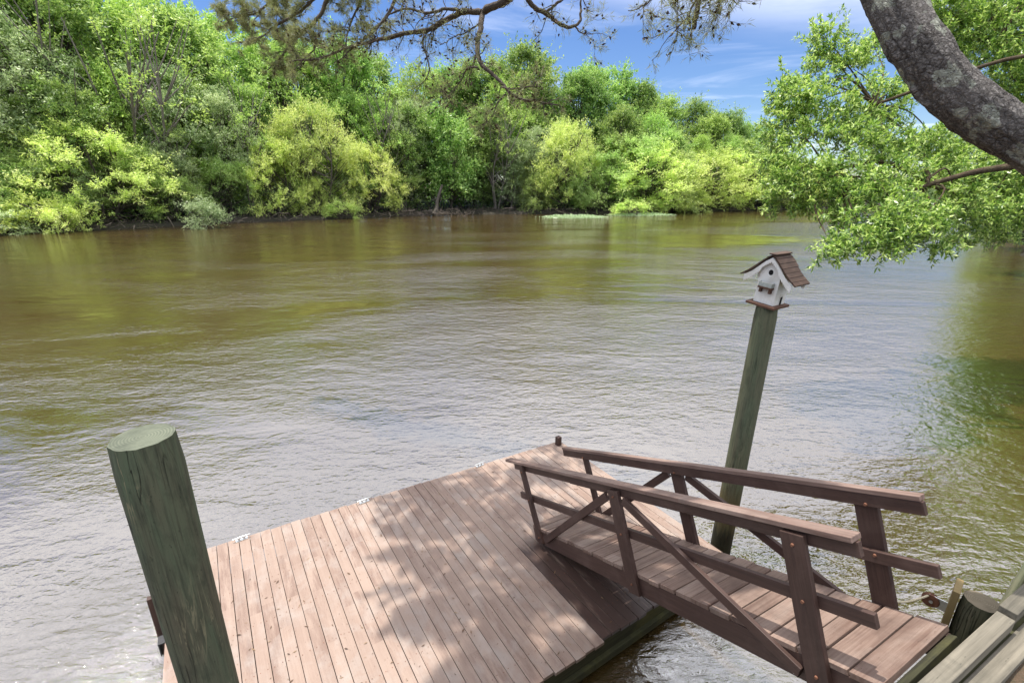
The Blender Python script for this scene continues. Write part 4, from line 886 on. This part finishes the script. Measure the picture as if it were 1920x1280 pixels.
BACK = [
 ('broad_a', 0, -60, 22), ('broad_b', 90, -70, 26), ('broad_c', 150, -20, 18), ('cyp_b', 320, -10, 24), ('broad_a', 285, 10, 30), ('broad_b', 400, 45, 20), ('broad_a', 460, 40, 28), ('cyp_b', 540, 70, 20), ('broad_b', 600, 85, 26), ('broad_a', 660, 95, 20),
 ('broad_c', 720, 105, 26), ('cyp_b', 780, 120, 20), ('broad_a', 850, 130, 26), ('broad_c', 915, 110, 22), ('broad_b', 985, 95, 24), ('cyp_b', 955, 140, 18), ('broad_c', 1075, 145, 20), ('broad_a', 1115, 128, 24), ('broad_b', 1170, 160, 26), ('broad_a', 1215, 186, 22), ('broad_b', 1275, 192, 26),
 ('broad_c', 1340, 215, 26), ('broad_a', 1315, 225, 18), ('broad_a', 1390, 235, 22), ('broad_b', 1425, 265, 22), ('broad_c', 1460, 292, 20), ('broad_a', 1510, 315, 20), ('broad_b', 1560, 330, 20), ('cyp_b', 1600, 350, 20), ('broad_a', -60, -40, 20), ('grey_a', -30, 60, 10), ('broad_b', 240, 60, 34), ('broad_c', 200, 120, 14),
 ('broad_b', 520, 140, 36), ('broad_c', 640, 160, 36), ('broad_b', 760, 170, 38), ('broad_a', 880, 180, 38), ('broad_b', 1030, 190, 34), ('broad_c', 430, 120, 40), ('broad_a', 120, 60, 44), ('broad_b', 20, 60, 44), ('cyp_a', 370, 100, 40), ('broad_c', 215, 150, 44), ('broad_a', 1000, 160, 30),
]
for proto, px, top, back, tone in MID:
    nm = {'grey': 'grey_leaved_tree', 'cyp': 'cypress_tree'}.get(proto.split('_')[0], 'broadleaf_tree')
    plant(proto, px, top, back, '%s tree of middle height in the mixed wood just behind the far bank willows' % tone, nm, group='%s trees of the middle row' % tone, wide=1.0)
for proto, px, top, back in BACK:
    plant(proto, px, top, back, 'tall %s tree forming the skyline of the wood across the river' % ('pale green' if proto.startswith('cyp') else 'green'), 'forest_tree', group='tall %s skyline trees' % ('pale green' if proto.startswith('cyp') else 'green'), wide=1.0)
for i in range(46):
    px = -20 + i * 34 + rng.uniform(-12, 12); top = np.interp(px, [0, 300, 700, 1000, 1500], [255, 270, 292, 305, 330]) + rng.uniform(-25, 30)
    plant(('grey_b', 'willow_c', 'rich', 'willow_c', 'cyp_b')[i % 5], px, top, rng.uniform(5, 13), 'leafy understory shrub filling the shade between the trunks of the far wood', 'understory_shrub', 'shrub', 'understory shrubs of the far wood', wide=1.35)
for px, top, back, rt, lab in ((300, 0, 8, 3.0, 'tall thin leaved tree with pale limbs right of the leaning bare tree'), (470, 110, 6, 5.0, 'thin tree with pale limbs behind the dull green willow'), (760, 150, 6, .8, 'thin tree with pale limbs left of the rich green tree'), (930, 190, 6, 2.6, 'thin tree with pale limbs right of the rich green tree'), (60, 60, 12, 4.1, 'thin tree with pale limbs at the left end of the far wood')):
    plant('bare', px, top, back, lab, 'bare_tree', rot=rt)
plant('bare', 222, -40, 9, 'tall tree with bare pale leaning limbs and thin leaves standing clear in the left wood', 'bare_tree', rot=.4)
plant('bare', 585, 190, 8, 'half dead tree with pale bare limbs just behind the tallest bright willow', 'bare_tree', rot=2.2, wide=.8)
plant('bare', 655, 195, 8, 'half dead tree with pale bare limbs right of the tallest bright willow', 'bare_tree', rot=1.0, wide=.7)
# ---- right bank: shrubs hanging over the water beyond the oak
def right_tree(proto, x, y, H, label, wide=1.0, name='riverside_tree', cat='tree'):
    ot, oc, h0, R = PR[proto]; root = thing(name, label, cat, (x, y, .5), rng.uniform(0, 6.28)); sc = H / h0; root.scale = (sc * wide, sc * wide, sc)
    for o in (ot, oc): c = o.copy(); C.objects.link(c); c.parent = root
right_tree('grey_b', 50.5, 49, 6.5, 'feathery grey green shrub hanging over the water on the right bank', 1.5)
right_tree('willow_d', 44.5, 41, 6.0, 'bright green shrub low over the water at the right edge below the oak', .9)
right_tree('broad_b', 57, 49, 15, 'dark green tree on the right bank behind the grey green shrub', 1.0)
right_tree('cyp_b', 66, 62, 14, 'light green tree further along the right bank behind the oak leaves', 1.0)
right_tree('broad_a', 52, 38, 18, 'tall green tree at the right edge of the bank behind the oak', 1.0)
right_tree('broad_b', 78, 76, 16, 'distant dark tree where the right bank bends away', 1.0)
right_tree('broad_a', 30, 20, 16, 'broad green tree on the right bank beside the oak trunk', 1.0)
right_tree('broad_a', 39, 31.5, 17, 'broad leafy tree on the right bank just outside the oak crown', 1.0)
right_tree('broad_b', 45.5, 37.5, 18, 'dark leafy tree on the right bank above the bright green shrub', 1.0)
right_tree('rich', 33.5, 25.5, 15, 'rich green tree on the right bank closest to the oak', 1.0)
right_tree('willow_c', 60, 59, 7, 'low green shrub on the right bank near the bend', 1.1)

# ---- undergrowth filling the foot of the far wood, dark twigs and roots along the water
def along_far(n, back_lo, back_hi, power=1.0):
    P = resample(FAR[2:-1], 1.0); T = unit(np.gradient(P, axis=0)); Nn = np.stack([-T[:, 1], T[:, 0]], 1)
    i = rng.integers(0, len(P), n); b = back_lo + (back_hi - back_lo) * rng.random(n) ** power; q = P[i] + Nn[i] * b[:, None] + rng.normal(size=(n, 2)) * .5
    return q, b
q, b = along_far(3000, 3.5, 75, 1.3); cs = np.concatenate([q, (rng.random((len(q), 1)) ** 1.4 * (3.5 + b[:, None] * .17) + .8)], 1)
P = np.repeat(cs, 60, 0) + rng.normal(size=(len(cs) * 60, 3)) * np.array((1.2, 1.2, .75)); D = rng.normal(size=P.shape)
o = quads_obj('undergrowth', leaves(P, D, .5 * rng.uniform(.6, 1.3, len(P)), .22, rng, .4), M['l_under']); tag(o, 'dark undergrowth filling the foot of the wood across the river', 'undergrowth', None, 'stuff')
mb = MB(); q, b = along_far(3200, -1.0, 4.5)
for (x, y), bb in zip(q, b):
    z0 = rng.uniform(-.1, .5) + max(0, bb) * .2; d = unit(np.array((rng.normal(), rng.normal() - .6, rng.normal() * .7))); L = rng.uniform(.6, 2.2); p = [np.array((x, y, z0))]
    for _ in range(3): d = unit(d + rng.normal(size=3) * .35); p.append(p[-1] + d * L / 3)
    mb.tube(np.array(p), [.035, .028, .02, .008], 3, cap0=False, cap1=False, rn=.5)
q, b = along_far(170, -1.6, 1.2)
for (x, y), bb in zip(q, b):
    p0 = np.array((x, y, rng.uniform(.3, 1.3))); d = unit(np.array((rng.normal(), -abs(rng.normal()) * .8, -.22))); L = rng.uniform(1.8, 5.0); p = [p0]
    for _ in range(6): d = unit(d + rng.normal(size=3) * .22); p.append(p[-1] + d * L / 6)
    mb.tube(np.array(p), np.linspace(rng.uniform(.05, .10), .015, 7), 5, cap0=False, cap1=False, rn=.5)
tag(mb.build('dead_twigs', M['twig']), 'tangle of dead twigs and roots along the waterline of the far bank', 'twigs', None, 'stuff')
# washed up tree root
c = ground_at(812, 405); root = thing('tree_root', 'grey washed up tree root with spreading arms at the foot of the rich green tree', 'tree root', (c[0], c[1], 0)); mb = MB(); away = unit(np.array((c[0], c[1], 0))); side = np.array((away[1], -away[0], 0))
base = c + away * 2.2 + side * .9 + Zz * 2.4
mb.tube(smooth_path([c + side * .1 + Zz * .2, base * .6 + c * .4 + side * .25, base, base + away * 1.5 + side * 1.2 + Zz * 3.4], 16), np.linspace(.42, .26, 16), 8)
for dx_, dz_, r in ((-1.6, .25, .20), (.9, .05, .16), (-3.6, .6, .12), (-2.4, .1, .11), (2.8, .5, .09), (-4.9, .15, .07), (1.7, .2, .08)):
    st_ = c + side * rng.uniform(-.2, .5) + Zz * rng.uniform(.4, 1.3) + away * rng.uniform(.1, .8); e_ = c + side * dx_ * 1.1 + Zz * dz_ - away * rng.uniform(-.6, 1.2)
    pth = smooth_path([st_, st_ * .6 + e_ * .4 + Zz * rng.uniform(-.1, .35) + away * rng.normal() * .3, st_ * .25 + e_ * .75 + Zz * rng.uniform(-.3, .25) + side * rng.normal() * .3, e_], 14)
    mb.tube(pth + np.cumsum(rng.normal(size=pth.shape) * .025, axis=0), np.linspace(r * 1.15, r * .35, 14), 6)
sub(mb, 'stump', M['far_bark'], root); mb = MB()
for _ in range(110):
    p0 = c + side * rng.uniform(-6, 7) + Zz * rng.uniform(.0, .5) - away * rng.uniform(-.5, 1.2); d = unit(side * rng.normal() + Zz * abs(rng.normal()) * .5 + away * rng.normal() * .4); p = [p0]
    for _ in range(4): d = unit(d + rng.normal(size=3) * .3); p.append(p[-1] + d * rng.uniform(.25, .6))
    mb.tube(np.array(p), [.04, .03, .025, .02, .01], 3, cap0=False, cap1=False)
sub(mb, 'root_twigs', M['twig'], root)
# floating plant mats
def mat_of_plants(px0, px1, py, depth_m, hgt, label):
    a, b_ = ground_at(px0, py), ground_at(px1, py); c = (a + b_) / 2; rx = np.linalg.norm(b_ - a) / 2; n = int(2600 * rx / 3.5)
    th = rng.uniform(0, 2 * math.pi, n); rr = np.sqrt(rng.random(n)) * np.where(rng.random(n) < .06, rng.uniform(1.0, 1.3, n), 1.0); w = 1 + .12 * np.sin(3 * th + 1) + .08 * np.sin(7 * th)
    P = np.stack([c[0] + rx * rr * w * np.cos(th), c[1] + depth_m * rr * w * np.sin(th), hgt * np.clip(1 - rr ** 3, .04, 1) * rng.random(n) * (.65 + .5 * np.sin(5 * th + 7 * rr) * np.sin(9 * rr + 2 * th))], 1); D = rng.normal(size=(n, 3)) * np.array((1, 1, .3)) + np.array((0, 0, .8))
    o = quads_obj('plant_mat', leaves(P, D, .26 * rng.uniform(.6, 1.3, n), .16, rng, .3), M['l_hyacinth']); tag(o, label, 'plant mat', 'floating plant mats')
mat_of_plants(1018, 1130, 408, 3.4, .55, 'pale green floating plant mat lying free on the water near the far bank')
mat_of_plants(1140, 1258, 404, 2.6, .5, 'pale green floating plant mat around the low yellow bush')

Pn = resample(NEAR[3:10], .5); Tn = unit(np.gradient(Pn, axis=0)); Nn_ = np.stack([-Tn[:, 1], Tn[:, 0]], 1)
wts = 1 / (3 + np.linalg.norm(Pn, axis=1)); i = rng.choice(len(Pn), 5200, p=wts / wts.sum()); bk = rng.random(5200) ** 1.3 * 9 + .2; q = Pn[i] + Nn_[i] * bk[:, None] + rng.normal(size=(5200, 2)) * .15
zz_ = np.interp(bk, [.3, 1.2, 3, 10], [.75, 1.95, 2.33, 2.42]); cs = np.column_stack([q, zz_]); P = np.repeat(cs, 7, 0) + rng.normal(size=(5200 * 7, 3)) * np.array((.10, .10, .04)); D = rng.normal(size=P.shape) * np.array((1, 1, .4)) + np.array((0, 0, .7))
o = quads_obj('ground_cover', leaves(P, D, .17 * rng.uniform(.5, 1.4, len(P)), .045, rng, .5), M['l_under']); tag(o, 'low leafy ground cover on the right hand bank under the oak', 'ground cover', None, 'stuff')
# ---- near bank: grass tufts by the cap boards, fallen pine straw on the soil and the dock
P, D = [], []
for _ in range(70):
    t, w = rng.uniform(-1.2, 3.0), rng.uniform(.12, .9); c = bw(t, w, 2.18); m = rng.integers(6, 18)
    P.append(np.repeat(c[None], m, 0) + rng.normal(size=(m, 3)) * np.array((.025, .025, 0))); D.append(rng.normal(size=(m, 3)) * .5 + np.array((0, 0, 1.0)))
P = np.concatenate(P); D = np.concatenate(D); o = quads_obj('grass', leaves(P, D, .085 * rng.uniform(.5, 1.3, len(P)), .007, rng, .2), M['l_grass']); tag(o, 'short grass tufts in the soil behind the bulkhead', 'grass', None, 'stuff')
n = 4200; P = np.array([bw(rng.uniform(-3, 4), rng.uniform(.10, 2.2), 2.21) for _ in range(n)]); D = rng.normal(size=(n, 3)) * np.array((1, 1, .12))
n2 = 520; cl = db(rng.uniform(-.8, 5.0), -4, .4); P2 = np.array([db(rng.uniform(-.9, 5.05), rng.uniform(-6.1, -2.75), .4035 + rng.random() * .002) for _ in range(n2)]); D2 = rng.normal(size=(n2, 3)) * np.array((1, 1, .02))
Q1 = leaves(P, D, .11 * rng.uniform(.5, 1.4, n), .006, rng, 3.0)
sz = rng.random(n2) ** 3; Q2 = leaves(P2, D2, .018 + .05 * sz, .006 + .012 * sz, rng, 30.0)
o = quads_obj('pine_straw', Q1, M['l_litter']); tag(o, 'fallen brown pine straw on the near bank', 'pine straw', None, 'stuff')
o = quads_obj('leaf_litter', Q2, M['l_litter']); tag(o, 'small brown leaf bits scattered over the dock boards', 'leaf litter', None, 'stuff')
